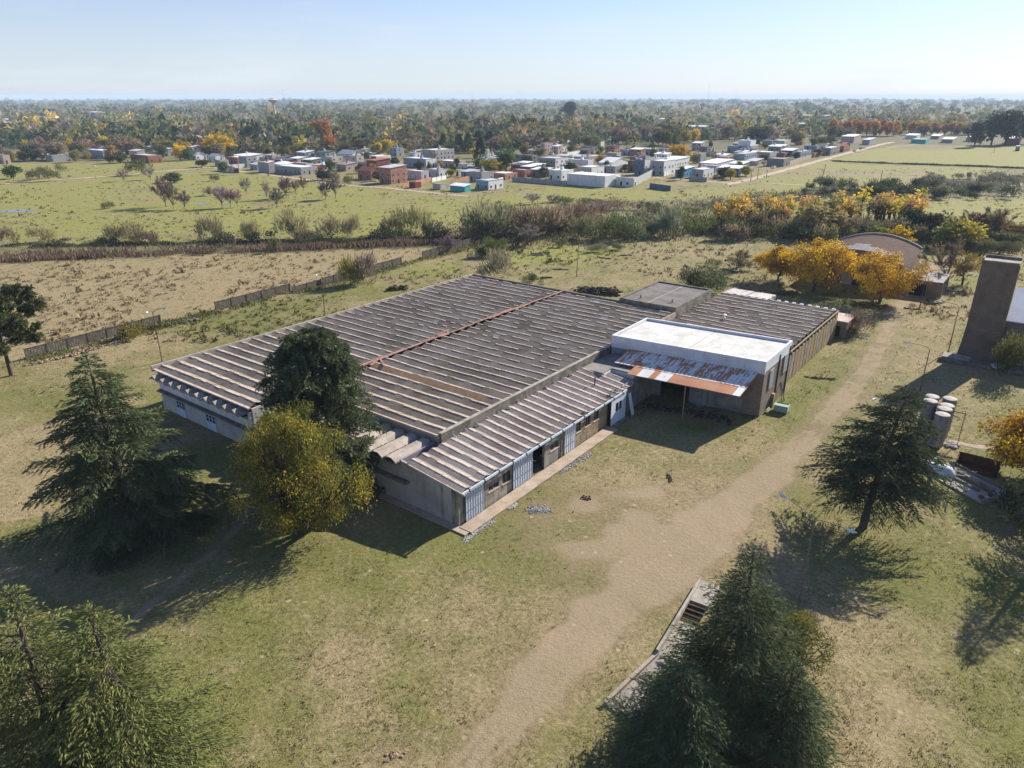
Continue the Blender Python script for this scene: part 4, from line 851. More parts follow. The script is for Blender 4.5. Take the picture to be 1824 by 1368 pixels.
heap('grey rubble filling the gap in the lattice wall beyond the lamp', [(288,580),(345,568)], 1.1, 110, .4, stucco('grey_rubble', (.28,.23,.18), (.16,.13,.1), 2, .95, 6, .2))
heap('dark soil mound in the grass beside the outer roof edge', [(696,516),(722,514)], 1.3, 110, .45, M_earth, 'soil_mound', 'mound', 6)
heap('dark soil mound just behind the roof corner of the middle bay', [(1030,518),(1070,522),(1100,524)], 1.7, 420, .42, M_earth, 'soil_mound', 'mound', 8)
heap('small dark soil mound beside the round bush behind the roof', [(960,496),(978,494)], .9, 50, .35, M_earth, 'soil_mound', 'mound', 2)
heap('flat patch of dark soil near the bare rusty pole', [(985,480),(1012,480)], .7, 45, .3, M_earth, 'soil_mound', 'mound', 1)
heap('dark soil clods in the green hollow beyond the bare pole', [(1065,458),(1085,461)], .6, 35, .3, M_earth, 'soil_mound', 'mound', 1)
heap('line of dark soil clods in the far part of the rear field', [(1105,455),(1125,454)], .6, 35, .3, M_earth, 'soil_mound', 'mound', 1)
heap('patch of grey ash and rubble in the yard before the lean-to', [(945,908),(960,905),(975,908)], .8, 420, .1, M_ash, 'ash_pile', 'ash pile', .6)
heap('grey debris strewn along the pavement at the corner door', [(826,965),(850,945),(880,925)], .4, 420, .09, M_deb, 'debris_pile', 'debris', .4)
heap('grey debris strewn beside the pavement halfway along the wall', [(905,905),(920,897)], .35, 200, .09, M_deb, 'debris_pile', 'debris', .4)
heap('broken grey slabs beside the pavement near the patched door', [(1000,840),(1030,822),(1055,806)], .45, 260, .12, M_deb, 'debris_pile', 'debris', .4)
heap('heap of dark burnt rubbish on the ground under the canopy', [(1150,722),(1230,735),(1300,748)], 1.3, 200, .26, stucco('burnt_rubbish', (.075,.07,.075), (.03,.03,.03), 2, .9, 8, .1), 'rubbish_heap', 'rubbish', 1.6)
heap('pale blue plastic rubbish lying deeper under the canopy', [(1236,718),(1258,722)], .6, 30, .3, plain('pale_plastic', (.35,.4,.5), .5), 'rubbish_heap', 'rubbish', 1.5)
heap('dark burnt branches piled beside the lamp near the hangar', [(1650,540),(1662,541)], 1.0, 70, .4, M_earth, 'burnt_pile', 'burnt pile', 2.2)
heap('blackened log lying in the grass before the yellow willow', [(1612,549),(1638,551)], .3, 40, .3, M_earth, 'fallen_log', 'log', .8)
heap('white and pink rubbish scattered past the far factory corner', [(1525,598),(1545,603)], .9, 40, .3, M_deb, 'rubbish_heap', 'rubbish', .7)
heap('brown brushwood pile between factory and yellow willow', [(1385,524),(1415,522)], 1.5, 220, .35, M_earth, 'brushwood_pile', 'brushwood', 1.8)
heap('small scrap of dark soil in the bare yard near the ash patch', [(1040,886),(1050,887)], .4, 40, .14, M_earth, 'soil_mound', 'mound', .7)
heap('clump of dark litter and stones between canopy and track', [(1190,845),(1196,858)], .35, 40, .16, M_earth, 'litter_clump', 'litter', .7)
heap('strip of dark brushwood beside the lichen covered side wall', [(1440,672),(1490,676)], .5, 60, .25, M_earth, 'brushwood_pile', 'brushwood', .7)
# leaning board, green box, pallet and posts
t = thing('leaning_board', 'pale blue white board leaning against the recess wall', 'board', W(34.5,-.75), YAW)
MB().obox((0,0,1.55),(.75,.06,3.2),R_(0),R_(-14)).build('panel', M_steelw, t)
for z_ in (.5,2.6): MB().obox((0,-.06+(z_-1.55)*.25,z_),(.75,.05,.07),0,R_(-14)).build('batten', M_gut, t)
P = W(48.0,-16.7); t = thing('metal_bin', 'pale green metal box standing by the brick side wall', 'box', P, YAW+.1); M_grn = plain('pale_green_paint', (.33,.45,.36), .5)
MB().box((-.7,-.9,.08),(.7,.9,.95)).build('body', M_grn, t); MB().box((-.75,-.95,.95),(.1,.95,1.02)).build('lid', M_grn, t); MB().box((.15,-.8,.951),(.65,.8,.98)).build('opening', M_dark, t)
for y in (-.7,.7): MB().box((-.6,y-.06,0),(.6,y+.06,.08)).build('skid', M_iron, t)
def pallet(label, P, rz, tilt, mat, h=0):
    t = thing('pallet', label, 'pallet', P, rz, 'wooden pallets'); t.rotation_euler.x = tilt
    for i in range(6): MB().box((-.6+.2*i+.02,-.5,.12),(-.6+.2*i+.16,.5,.145)).build('board', mat, t)
    for y in (-.42,0,.42): MB().box((-.6,y-.05,0),(.6,y+.05,.12)).build('bearer', mat, t)
    return t
M_pal = stucco('pallet_wood', (.55,.47,.38), (.4,.33,.26), 3, .9, 10, .1)
pallet('pallet leaning against the brick side wall by the green box', W(46.7,-15.35,.0), YAW, R_(68), M_pal)
t = thing('wooden_prop', 'wooden prop leaning against the brick side wall', 'prop', W(51.9,-15.9), YAW)
MB().tube([(0,0,0),(.3,.95,2.6)], .08, 6).tube([(-.5,.2,0),(.2,.95,2.3)], .06, 6).build('post', M_wood, t); MB().obox((.1,.6,1.4),(.5,.06,.1)).build('brace', M_wood, t)
# ---- brick tower and hall at the right
T0 = G(1707,637); t = thing('brick_tower', 'tall narrow dark brick tower flaring out at its foot', 'tower', T0, YAW)
M_tow = brick('tower_brick', (.205,.155,.115), (.155,.115,.085), (.18,.15,.13), 1.1)
w_ = 4.9; H = 16.2; prof = [(0,.42),(1.2,.3),(3,.14),(5,0.02),(6,0),(H,0)]
m = MB(); vs = []
for z_, e in prof: vs += [(-e*.5,e,z_),(2.9,e,z_),(2.9,-w_-e*.25,z_),(-e*.5,-w_-e*.25,z_)]
m.add(vs, [(4*i+j,4*i+4+j,4*i+4+(j+1)%4,4*i+(j+1)%4) for i in range(len(prof)-1) for j in range(4)]+[(0,1,2,3)]); m.build('shaft', M_tow, t)
MB().box((-.06,-w_-.06,H),(2.96,.06,H+.14)).build('cap', M_conc2, t); MB().box((2.6,-w_-.06,H+.14),(2.96,.06,H+.55)).box((-.02,-.2,H+.14),(2.6,.06,H+.42)).build('parapet', M_conc, t)
MB().box((-.02,-w_-.02,5.1),(.0,.0,5.2)).build('string_course', M_conc, t)
MB().box((.4,-w_-.14,0),(1.2,-w_,H-.3)).build('lit_side_strip', stucco('ochre_lit_strip', (.38,.30,.16), (.28,.22,.12), 1, .9), t)  # paler ochre strip puts the sunlight of the narrow right side into colour
t2 = thing('concrete_plinth', 'low concrete platform at the foot of the brick tower', 'platform', T0+U*-3.4+V*2.4, YAW)
MB().box((0,-15.5,0),(3.2,0,.55)).build('slab', M_conc, t2); MB().box((.3,-4.2,.55),(2.8,-.3,.75)).build('manhole_cover', M_conc2, t2)
P = G(1776,661); t = thing('bathtub', 'old white bathtub lying on the platform below the tower', 'bathtub', (P.x,P.y,.5), YAW+R_(-70))
m = MB(); rg = []
for z_, a, b, in ((0,.72,.28),(.35,.95,.45),(.55,1.05,.52),(.56,.93,.42),(.35,.82,.34),(.12,.6,.2)):
    rg.append([(a*math.cos(q/16*6.283),b*math.sin(q/16*6.283),z_) for q in range(16)])
m.add([p for r_ in rg for p in r_], [(16*i+j,16*i+(j+1)%16,16*i+16+(j+1)%16,16*i+16+j) for i in range(5) for j in range(16)]+[tuple(range(80,96)),tuple(range(16))[::-1]])
m.build('tub', plain('white_enamel', (.75,.78,.8), .3), t); MB().box((-.7,-.06,-.02),(-.4,.06,.05)).build('drain', M_iron, t)
t = thing('workshop_hall', 'workshop hall beside the tower with blue grey sheet roof and small windows', 'hall', T0+V*-4.95+U*.6, YAW)
hx = -.02
MB().box((2.2,-26,0),(17,hx,6.6)).build('wall', M_brickd, t); MB().box((-.4,-26,0),(2.2,hx,3.5)).build('front_wall', stucco('pinkish_render', (.46,.37,.32), (.33,.26,.22), .8, .9, 6, .4), t)
MB().prism([(1.9,hx-.05,6.55),(10.5,hx-.05,10.3),(10.5,hx-.05,10.45),(1.9,hx-.05,6.7)], (0,-26,0)).prism([(10.5,hx-.05,10.3),(17.3,hx-.05,6.55),(17.3,hx-.05,6.7),(10.5,hx-.05,10.45)], (0,-26,0)).build('sheet_roof', metal_sheet('blue_grey_roof', (.52,.57,.64), (.42,.46,.52), .05, 12, 1), t)
MB().prism([(2.2,hx-.02,6.6),(10.5,hx-.02,10.28),(17,hx-.02,6.6)], (0,-.2,0)).build('gable', M_brickd, t)
MB().box((-.7,-26,3.5),(2.2,hx,3.68)).build('flat_roof', stucco('lean_roof', (.45,.46,.48), (.33,.34,.36), .8, .8, 4, .2), t)
c_ = MB().box((-.2,-8.2,3.68),(1.8,-5.6,5.6)).build('roof_hut', M_brickd, t); MB().box((-.3,-8.3,5.6),(1.9,-5.5,5.75)).build('hut_roof', M_white, c_)
for y in (-3.2,-6.2,-7.6,-10.5): 
    w0 = MB().box((-.45,y,1.7),(-.38,y+1.1,2.5)).build('window', M_dark, t); MB().box((-.48,y-.08,1.6),(-.4,y+1.18,1.69)).build('window_sill', M_conc2, w0)
# ---- hangar
HB = G(1507,506); t = thing('arched_hangar', 'old brick hangar with a barrel vaulted brown sheet roof', 'hangar', HB, YAW)
r_ = 8.1; Wd = 19.0; y0 = 8.0; cyl = []; N = 22
arc = [(y0-Wd*i/N, 5.6+(r_-5.6)*math.sin(math.pi*i/N)**.85) for i in range(N+1)]
MB().prism([(0,y0,0)]+[(0,a,b) for a, b in arc]+[(0,y0-Wd,0)], (.3,0,0)).build('front_wall', brick('hangar_brick', (.24,.18,.14), (.17,.13,.1), (.2,.18,.16), .8), t)
MB().prism([(22,y0,0)]+[(22,a,b) for a, b in arc]+[(22,y0-Wd,0)], (.3,0,0)).box((.3,y0-.3,0),(22,y0,5.6)).box((.3,y0-Wd,0),(22,y0-Wd+.3,5.6)).build('wall', M_brickd, t)
m = MB(); n_ = 8
for j in range(n_):
    for i in range(N):
        (a,b),(c,d) = arc[i],arc[i+1]; x0 = -.3+22.6*j/n_; x1 = -.3+22.6*(j+1)/n_+.05; e = .05+.015*(j%2)
        m.add([(x0,a,b+e),(x1,a,b+e),(x1,c,d+e),(x0,c,d+e)], [(0,1,2,3)], 1 if (j in (0,1) and 5 < i < 19) or (j == 2 and 7 < i < 12) else 0)
m.build('vault_roof', [metal_sheet('brown_vault', (.105,.066,.052), (.08,.05,.04), .1, 14, 0, .95), metal_sheet('pale_vault', (.24,.23,.24), (.17,.155,.155), .2, 14, 0, .95)], t)
m = MB()
for i in range(N):
    (a,b),(c,d) = arc[i],arc[i+1]; m.add([(22.2,a,b+.1),(22.7,a,b+.1),(22.7,c,d+.1),(22.2,c,d+.1),(22.2,a,b+.55),(22.7,a,b+.55),(22.7,c,d+.55),(22.2,c,d+.55)], [(0,1,2,3),(4,7,6,5),(0,4,5,1),(3,2,6,7),(0,3,7,4),(1,5,6,2)])
m.build('rear_coping', M_conc2, t)
MB().box((-.12,-1.1,0),(.0,1.3,5.6)).build('sliding_door', stucco('grey_door_paint', (.36,.38,.38), (.28,.3,.3), 1, .7), t)
MB().box((-.05,-4.2,0),(.01,-1.1,4.6)).build('doorway', M_dark, t); MB().box((-.1,-4.4,5.0),(.0,1.6,5.25)).build('door_track', M_iron, t)
MB().box((-.06,2.2,0),(0,3.6,1.2)).build('poster_board', M_conc2, t)
P = G(1592,520); t = thing('hangar_lean_to', 'low open shed with weathered grey brown roof beside the hangar', 'shed', W(0,0)+(P-W(0,0)), YAW)
MB().box((0,-9,0),(.25,0,3.2)).box((9,-9,0),(9.25,0,3.4)).build('wall', M_brickd, t); rf = MB()
for i in range(9): rf.obox((4.6,-.5-1.0*i,3.4+random.uniform(-.05,.05)),(10,1.04,.05),random.uniform(-.01,.01))
rf.build('roof', metal_sheet('lean_to_sheets', (.27,.24,.23), (.19,.165,.155), .25, 12), t)
for x in (0.2,4.5,8.9): MB().box((x-.12,-9.1,0),(x+.12,-8.85,3.3)).build('post', M_conc2, t)
MB().box((-.03,-6,.0),(0,-3,2.6)).build('doorway', M_dark, t)
# ---- tanks, gas tank, slab and scrap at the right
M_tank = stucco('grey_tank', (.30,.285,.265), (.2,.19,.175), 1.2, .8, 5, .5); M_tcap = stucco('tank_cap', (.5,.46,.42), (.38,.34,.3), 1.5, .8, 5, .1)
tks = [(1646,768),(1643,776),(1677,772),(1672,784),(1668,790),(1664,800)]
lbs = ['standing grey tank farthest back on the side of the cedar','pale capped standing tank half behind the cedar boughs','standing grey tank farthest back on the open lawn side','standing grey tank with pipes crossing its cap','standing grey tank between the piped one and the front one','standing grey tank nearest in the row, its whole drum visible']
for (x, y), lb in zip(tks, lbs):
    P = G(x,y); t = thing('storage_tank', lb, 'tank', P, 0, 'grey standing tanks by the cedar'); hh = Zat(P,y-62)
    MB().lathe([(.78,.55),(.8,.6),(.8,hh-.05),(.83,hh-.04),(.83,hh)], 20).build('drum', M_tank, t); MB().lathe([(.8,hh),(.76,hh+.05),(.05,hh+.14)], 20).build('cap', M_tcap, t)
    for a in range(3): MB().tube([(.6*math.cos(a*2.1),.6*math.sin(a*2.1),0),(.6*math.cos(a*2.1),.6*math.sin(a*2.1),.56)], .07, 6).build('leg', M_iron, t)
P = G(1672,790); t = thing('pipe_frame', 'dark pipe rack with thin uprights behind the standing tanks', 'pipe rack', P, YAW)
for y in (-.9,.9,2.7): MB().tube([(1.0,y-1.0,0),(1.0,y-1.0,4.6)], .05, 6).build('upright', M_galv, t)
MB().tube([(1,-2,4.2),(1,1.8,4.2)], .06, 6).tube([(-1,-1.4,4.3),(1,1.6,4.35)], .06, 6).build('pipe', M_iron, t)
P = G(1600,862); t = thing('gas_tank', 'long white horizontal gas tank half hidden by the leaning cedar', 'gas tank', G(1680,868)+V*5.0, YAW-R_(90))
m = MB(); L = 4.8; rr = .85; rings = [(-.9,.02),(-.8,.45),(-.5,.8),(0,rr),(L,rr),(L+.5,.8),(L+.8,.45),(L+.9,.02)]; n = 20
m.add([(x,q*math.cos(a*6.283/n),1.75+q*math.sin(a*6.283/n)) for x, q in rings for a in range(n)], [(i*n+a,(i+1)*n+a,(i+1)*n+(a+1)%n,i*n+(a+1)%n) for i in range(len(rings)-1) for a in range(n)])
o = m.build('tank_body', stucco('weathered_white_tank', (.62,.68,.72), (.48,.53,.57), 1.2, .5, 4, .35), t); o.data.polygons.foreach_set('use_smooth', [True]*len(o.data.polygons))
for x in (1.2,L-1.2): MB().box((x-.2,-.85,0),(x+.2,.85,1.0)).build('saddle', M_conc2, t)
MB().lathe([(.22,0),(.22,.3),(.3,.32),(.3,.4)], 12, (3.8,0,2.7)).build('hatch', M_head, t)
for y in (-.5,.5): MB().tube([(L+.7,y,0),(L+1.0,y,2.1),(L+1.9,y,2.2)], .05, 6).build('pipework', M_galv, t)
t = thing('concrete_slab', 'broken concrete slab with low kerbs below the gas tank', 'slab', G(1692,826), math.atan2(G(1776,870).y-G(1692,826).y,G(1776,870).x-G(1692,826).x))
MB().box((0,-4.6,-.05),(7.8,0,.14)).build('slab', stucco('slab_concrete', (.42,.38,.34), (.32,.29,.26), .7, .9, 5, .1), t)
MB().box((0,0,0),(7.8,.25,.4)).box((7.8,-4.6,0),(8.05,.25,.55)).box((2.5,-2.0,.14),(7.0,-1.7,.75)).box((2.5,-2.9,.14),(6.0,-2.6,.35)).build('kerb', M_conc, t)
for i in range(8): MB().rock((6.6+random.random()*1.1,-3.8+random.random()*2.6,.35),(.35,.25,.25)).build('rubble', M_deb if i%2 else M_iron, t)
t = thing('rusty_trailer', 'dark rusty open container on the grass near the yellow tree', 'container', G(1704,822), YAW-R_(90))
MB().box((0,0,.15),(4.2,.12,1.2)).box((0,-1.9,.15),(.12,0,1.2)).box((4.1,-1.9,.15),(4.2,0,1.2)).box((0,-1.9,.1),(4.2,0,.18)).build('body', plain('dark_rust', (.13,.055,.035), .8, 0, .4), t); MB().box((0,.12,1.2),(4.2,.2,1.3)).build('rim', M_iron, t)
pallet('pale pallet lying flat in front of the rusty container', G(1702,836)+Vector((0,0,.05)), R_(-30), 0, M_pal); pallet('pallet stacked farther back beside the rusty container', G(1714,838)+Vector((0,0,.05)), R_(-26), 0, M_pal)
heap('heap of pale scrap metal behind the leaning cedar', [(1680,790),(1702,796)], .8, 60, .35, M_deb, 'scrap_heap', 'scrap', 1.6)
MBp = stucco('bare_path', (.4,.33,.26), (.32,.26,.2), 1, .9)
ribbon('path', 'bare concrete path crossing the lawn behind the rusty container', [(1690,786),(1740,796),(1800,800),(1880,806)], 1.6, MBp, .03)
# ---- low walled ramp in the foreground
A = G(1078,1256); B = G(1170,1168); C = G(1248,1038); t = thing('walled_ramp', 'sunken concrete ramp edged by a low wall, half under the cedars', 'ramp', A, math.atan2(B.y-A.y,B.x-A.x))
L1 = (B-A).length; L2 = L1+(C-B).length
MB().box((0,-2.6,-.02),(L1,-.12,.06)).build('slab', stucco('ramp_concrete', (.33,.29,.26), (.25,.22,.2), .8, .9, 5, .2), t)
MB().box((0,-.12,-.05),(L1,.14,.34)).build('kerb_wall', stucco('kerb_concrete', (.40,.34,.28), (.28,.24,.2), 1, .9, 6, .3), t)
t.rotation_euler.z = math.atan2(B.y-A.y,B.x-A.x)
t = thing('walled_ramp', 'upper part of the walled ramp with steps, beside the cedar top', 'ramp', B, math.atan2(C.y-B.y,C.x-B.x)); L2 = (C-B).length
MB().box((0,-1.8,-.02),(L2*.45,-.1,.05)).box((L2*.7,-1.7,-.02),(L2,-.1,.32)).build('slab', M_conc2, t); MB().box((0,-.1,-.05),(L2,.12,.6)).build('kerb_wall', M_conc2, t)
for i in range(4): MB().box((L2*(.48+.055*i),-1.6,0),(L2*(.48+.055*i)+.16,-.1,.12+.06*i)).build('step', M_earth, t)
heap('short stack of red bricks at the top of the walled ramp', [(1284,1040),(1288,1040)], .15, 14, .13, M_rub, 'brick_stack', 'bricks', 1)
heap('sandy stones lying in the grass at the bottom edge', [(690,1350),(715,1338)], .35, 30, .14, M_rub, 'stone_cluster', 'stones', .5)
# ---- white horse
P = G(169,299); r = np.random.default_rng(1)
me = bpy.data.meshes.new('horse'); J = [(0,0,1.15),(.45,0,1.2),(.75,0,1.15),(1.1,0,.85),(1.3,0,.5),(1.38,0,.25),(-.45,0,1.2),(-.7,0,1.05),(-.85,0,.6),
    (.65,.17,.75),(.68,.17,.4),(.66,.17,.03),(.6,-.17,.75),(.55,-.17,.4),(.5,-.17,.03),(-.6,.18,.8),(-.72,.18,.45),(-.66,.18,.03),(-.55,-.18,.8),(-.62,-.18,.45),(-.55,-.18,.03)]
E_ = [(0,1),(1,2),(2,3),(3,4),(4,5),(0,6),(6,7),(7,8),(1,9),(9,10),(10,11),(1,12),(12,13),(13,14),(6,15),(15,16),(16,17),(6,18),(18,19),(19,20)]
rad = [.32,.33,.24,.15,.13,.08,.33,.14,.04,.13,.07,.06,.13,.07,.06,.15,.08,.06,.15,.08,.06]
me.from_pydata(J, E_, []); o = link('horse', me, loc=P); o.rotation_euler.z = R_(200)
o.modifiers.new('skin','SKIN'); 
for i, v in enumerate(me.skin_vertices[0].data if me.skin_vertices else []): v.radius = (rad[i], rad[i])
if not me.skin_vertices:
    pass
o.modifiers.new('sub','SUBSURF').levels = 1; me.materials.append(plain('white_coat', (.75,.73,.7), .8)); tag(o, 'white horse grazing in the far green field', 'horse')
# ------------------------------------------------------------------ trees and bushes standing near the factory
GRN = (.10,.125,.055)
def cedar_at(label, P, H, R, seed, color=GRN, **kw):
    return plant_thing('cedar_tree', label, 'tree', cedar(seed, H, R, **kw), (P[0],P[1],-.1), color, 'cedars around the factory')
cedar_at('big cedar at the lower left corner, its tip nearest the left edge', (-26.6,30.6), 15.6, 6.8, 11, (.15,.17,.06), dens=1.25, tuft=.31, base=.05, gaps=.07, lean=(-.3,.5), tier=1.25)
cedar_at('second cedar at the lower left, standing right of the corner one', (-22.0,30.4), 14.6, 7.0, 12, (.15,.17,.058), dens=1.25, tuft=.31, base=.04, gaps=.07, lean=(-.9,.6), tier=1.25)
cedar_at('tall dark cedar in the lower centre right, its spire beside the ramp', (14.7,36.2), 14.6, 6.6, 13, (.095,.122,.06), dens=1.45, tuft=.28, base=.04, gaps=.06, taper=.95, tier=1.1)
cedar_at('shorter dark cedar in front of the tall spired one', (9.9,31.8), 10.0, 5.6, 14, (.105,.135,.068), dens=1.45, tuft=.27, base=.03, gaps=.05, tier=1.1)
cedar_at('low dark cedar crowding the right flank of the spired one', (16.6,32.6), 9.0, 4.6, 15, (.09,.115,.058), dens=1.4, tuft=.28, base=.03, gaps=.08, tier=1.1)
cedar_at('broad layered cedar beside the whitewashed end of the factory', (-37.4,59.6), 18.8, 8.7, 16, (.105,.13,.062), dens=1.35, tuft=.42, base=.04, gaps=.08, lean=(-.9,.6), droop=.22, tier=1.2)
cedar_at('leaning cedar with bare trunk foot beside the gas tank', (35.2,60.7), 14.4, 6.7, 17, (.082,.10,.056), dens=1.25, tuft=.38, base=.24, gaps=.16, lean=(2.2,1.2), droop=.2, taper=.6, tier=1.15)
cedar_at('cedar at the right edge whose shadow falls across the grass', (52.5,58.0), 13.5, 5.5, 18, (.07,.09,.05), dens=.9, tuft=.36, base=.1, gaps=.15)
GY = (.25,.185,.035)
o = plant_thing('feathery_tree', 'feathery yellow green tree in front of the factory end wall', 'tree', broadleaf(21, 16.6, 6.0, .03, 150, 300, .26, .32, hang=1.0, shell=.72, clr=.2, name='feathery', mat=M_turn), (-20.6,59.6,-1.0), (.38,.30,.05))
o = plant_thing('araucaria_tree', 'dark dome shaped araucaria rising behind the yellow green tree', 'tree', araucaria(22, 18.2, 5.6, .12, 21, 1.5, True, .36, .3, .3), (-20.6,68.4,-.1), (.12,.145,.075))
o = plant_thing('araucaria_tree', 'araucaria with tufted branch ends and bare trunk at the left edge', 'tree', araucaria(23, 11.8, 5.4, .34, 13, 2.2, False, .42, .3, -.05), (-77.4,102.4,-.1), (.12,.135,.06))
YW = (.86,.60,.05)
def willow(label, px, py, H, R, seed, color=YW, **kw):
    P = G(px,py); return plant_thing('willow_tree', label, 'tree', broadleaf(seed, H, R, .14, 64, 240, .42, .4, hang=.75, shell=.8, clr=.25, name='willow', mat=M_gold, **kw), (P.x,P.y,-.05), color, 'yellow willows by the hangar')
willow('yellow orange willow, the smaller one left of the hangar trees', 1386,501,8.4,5.2,31,(.80,.50,.06))
willow('broad golden willow covering the left part of the hangar front', 1449,519,12.2,7.6,32)
willow('golden willow on a dark stump in front of the hangar door', 1567,537,11.0,7.7,33,(.78,.50,.05))
willow('orange yellow tree cut by the right edge above the rusty container', 1838,852,8.8,5.4,34,(.80,.50,.045))
P = G(1684,503); o = plant_thing('bare_tree', 'round greyish half bare tree beside the hangar lean-to', 'tree', baretree(35, 9.6, 6.4, 5200, .07), P, (.20,.155,.10))
P = G(1690,505); o = plant_thing('fading_tree', 'fading tree with yellow side leaves behind the lean-to', 'tree', broadleaf(36, 7.5, 4.5, .25, 16, 120, .4, .5, name='fading'), P+Vector((2.5,-1,0)), (.35,.24,.05))
BUSHES = [bush(200+i, 1.0, 1.0, 620, .16, .42) for i in range(5)]; TWIG = [bush(210+i, 1.0, 1.0, 900, .17, .5, 'twiggy_bush', True) for i in range(4)]
for m_ in BUSHES+TWIG: m_.materials[0] = M_leaf
FINE = [bush(220+i, 1.0, 1.0, 4200, .07, .42) for i in range(2)]
def bush_at(label, px, py, w_px, h_px, color, group=None, tw=False, name='bush', cat='bush', base=0):
    P = G(px,py); s = pxm(P); o = link(name, random.choice(TWIG if tw else FINE if w_px*s > 4.4 and P.y < 200 else BUSHES), None, None, (P.x,P.y,gz(P.x,P.y)+base))
    o.scale = (w_px*s/2*.95,w_px*s/2*.95,h_px*s*1.12); o.rotation_euler.z = random.random()*6.28; o.color = cset(*color); return tag(o, label, cat, group)
P = G(1412,1200); plant_thing('olive_bush_tree', 'dark olive yellow bushy tree behind the spired foreground cedar', 'tree', broadleaf(41, 5.2, 2.4, .05, 70, 130, .17, .4, hang=.2, shell=.6, clr=.28, name='olive', mat=M_turn), P, (.20,.185,.04))
bush_at('dark green bush standing behind the rear flat roof', 1262,522,92,44,(.11,.135,.065))
bush_at('second dark green bush merging with the one behind the flat roof', 1232,518,60,36,(.075,.095,.045))
bush_at('olive green tree bush at the foot of the workshop hall', 1795,668,80,76,(.13,.13,.045))
bush_at('yellowing bush with dead palm leaves against the lattice wall', 236,603,38,26,(.24,.20,.05)); bush_at('dark green bush beside the yellowing one at the lattice wall', 222,602,26,22,(.07,.09,.035))
bush_at('round bright green bush at the end of the lattice wall', 879,456,42,32,(.13,.17,.04)); bush_at('dark shadowed scrub beside the round bright green bush', 858,459,34,18,(.06,.07,.035))
bush_at('small dark green bush near the rear roof corner', 950,503,34,16,(.075,.1,.035)); bush_at('pale twiggy bush behind the outer roof corner', 893,494,66,40,(.26,.24,.15), tw=True)
bush_at('yellow green small tree before the pierced wall', 628,508,44,42,(.27,.24,.06), tw=True); bush_at('leafless pinkish shrub next to the small yellow green tree', 650,505,50,46,(.24,.19,.155), tw=True)
bush_at('bush growing against the far brick shed of the factory', 1512,600,34,26,(.12,.10,.05)); bush_at('rusty brown twiggy shrub on the corner of the brick shed', 1522,590,40,36,(.2,.15,.11), tw=True)
bush_at('dark green shrub in the right corner below the slab', 1812,920,70,60,(.075,.095,.035))
# ------------------------------------------------------------------ village
USED = {}
ORD = ['','second ','third ','fourth ','fifth ','sixth ','seventh ','eighth ','ninth ','tenth ','eleventh ','twelfth ','thirteenth ','fourteenth ','fifteenth ','sixteenth ','seventeenth ','eighteenth ','nineteenth ','twentieth ']+['twenty %s ' % q for q in 'first second third fourth fifth sixth seventh eighth ninth'.split()]
def describe(desc, P):
    nm, q = min(LM, key=lambda l: (l[1]-P).length*(1.0+.002*len(l[0])))
    dy, dx = P.y-q.y, P.x-q.x
    rel = ('behind' if dy > 0 else 'in front of') if abs(dy) > abs(dx)*.8 else ('right of' if dx > 0 else 'left of')
    base = '%s %s the %s' % (desc, rel, nm); n = USED.get(base, 0); USED[base] = n+1
    return (ORD[min(n,28)]+base)
LM = []            # (short name, position) for describing what stands beside what
wallc = {'W':((.80,.80,.78),(.68,.68,.67)),'G':((.42,.415,.41),(.31,.305,.30)),'C':((.58,.52,.42),(.46,.41,.33)),'B':((.36,.40,.45),(.27,.30,.34)),'L':((.58,.54,.58),(.46,.43,.46)),'N':((.10,.34,.58),(.08,.27,.46)),
         'P':((.58,.44,.40),(.47,.35,.31)),'K':((.10,.50,.46),(.08,.4,.38)),'D':((.25,.07,.06),(.17,.05,.045)),'E':((.16,.20,.27),(.12,.15,.2)),'A':((.26,.25,.25),(.19,.185,.185))}
WM = {q: stucco('village_wall_'+n_, *wallc[q], 1.0, .9, 5, .35) for q, n_ in zip('WGCBLNPKDEA',['white','grey','cream','blue_grey','lilac','bright_blue','pink','turquoise','dark_red','dark_blue','dark_grey'])}
WM['R'] = brick('village_brick', (.36,.15,.10), (.28,.115,.08), (.32,.26,.22), .7); WM['T'] = brick('village_terracotta', (.47,.22,.145), (.38,.17,.11), (.4,.33,.27), .7)
RM = {'w': metal_sheet('white_roof_sheet', (.82,.82,.82), (.7,.7,.7), .06, 6), 'z': metal_sheet('zinc_roof_sheet', (.55,.56,.58), (.42,.43,.45), .12, 6), 'd': metal_sheet('dark_roof_sheet', (.12,.12,.13), (.08,.08,.09), .1, 6), 'g': stucco('grey_slab_roof', (.38,.37,.36), (.28,.27,.26), .6, .9, 4, .2), 'r': stucco('red_tile_roof', (.38,.16,.11), (.28,.12,.085), 2, .9, 4, .2)}
M_tb = plain('blue_tank', (.06,.13,.30), .4); M_tg = plain('grey_tank_plastic', (.38,.40,.42), .5); M_wdoor = plain('dark_door', (.05,.04,.035), .6)
win_me = MB().box((-.05,-.55,0),(.04,.55,1.0)).mesh('window', M_glass); frame_me = (lambda q=[(-.07,-.63,-.1),(-.07,.63,-.1),(-.07,.63,1.07),(-.07,-.63,1.07),(-.07,-.54,-.01),(-.07,.54,-.01),(-.07,.54,1.0),(-.07,-.54,1.0)]: (lambda b: (b.add(q+[(.03,y,z) for x,y,z in q], [(0,4,5,1),(1,5,6,2),(2,6,7,3),(3,7,4,0),(0,1,9,8),(1,2,10,9),(2,3,11,10),(3,0,8,11),(4,12,13,5),(5,13,14,6),(6,14,15,7),(7,15,12,4)]), b)[1])(MB()))().mesh('window_frame', M_white)
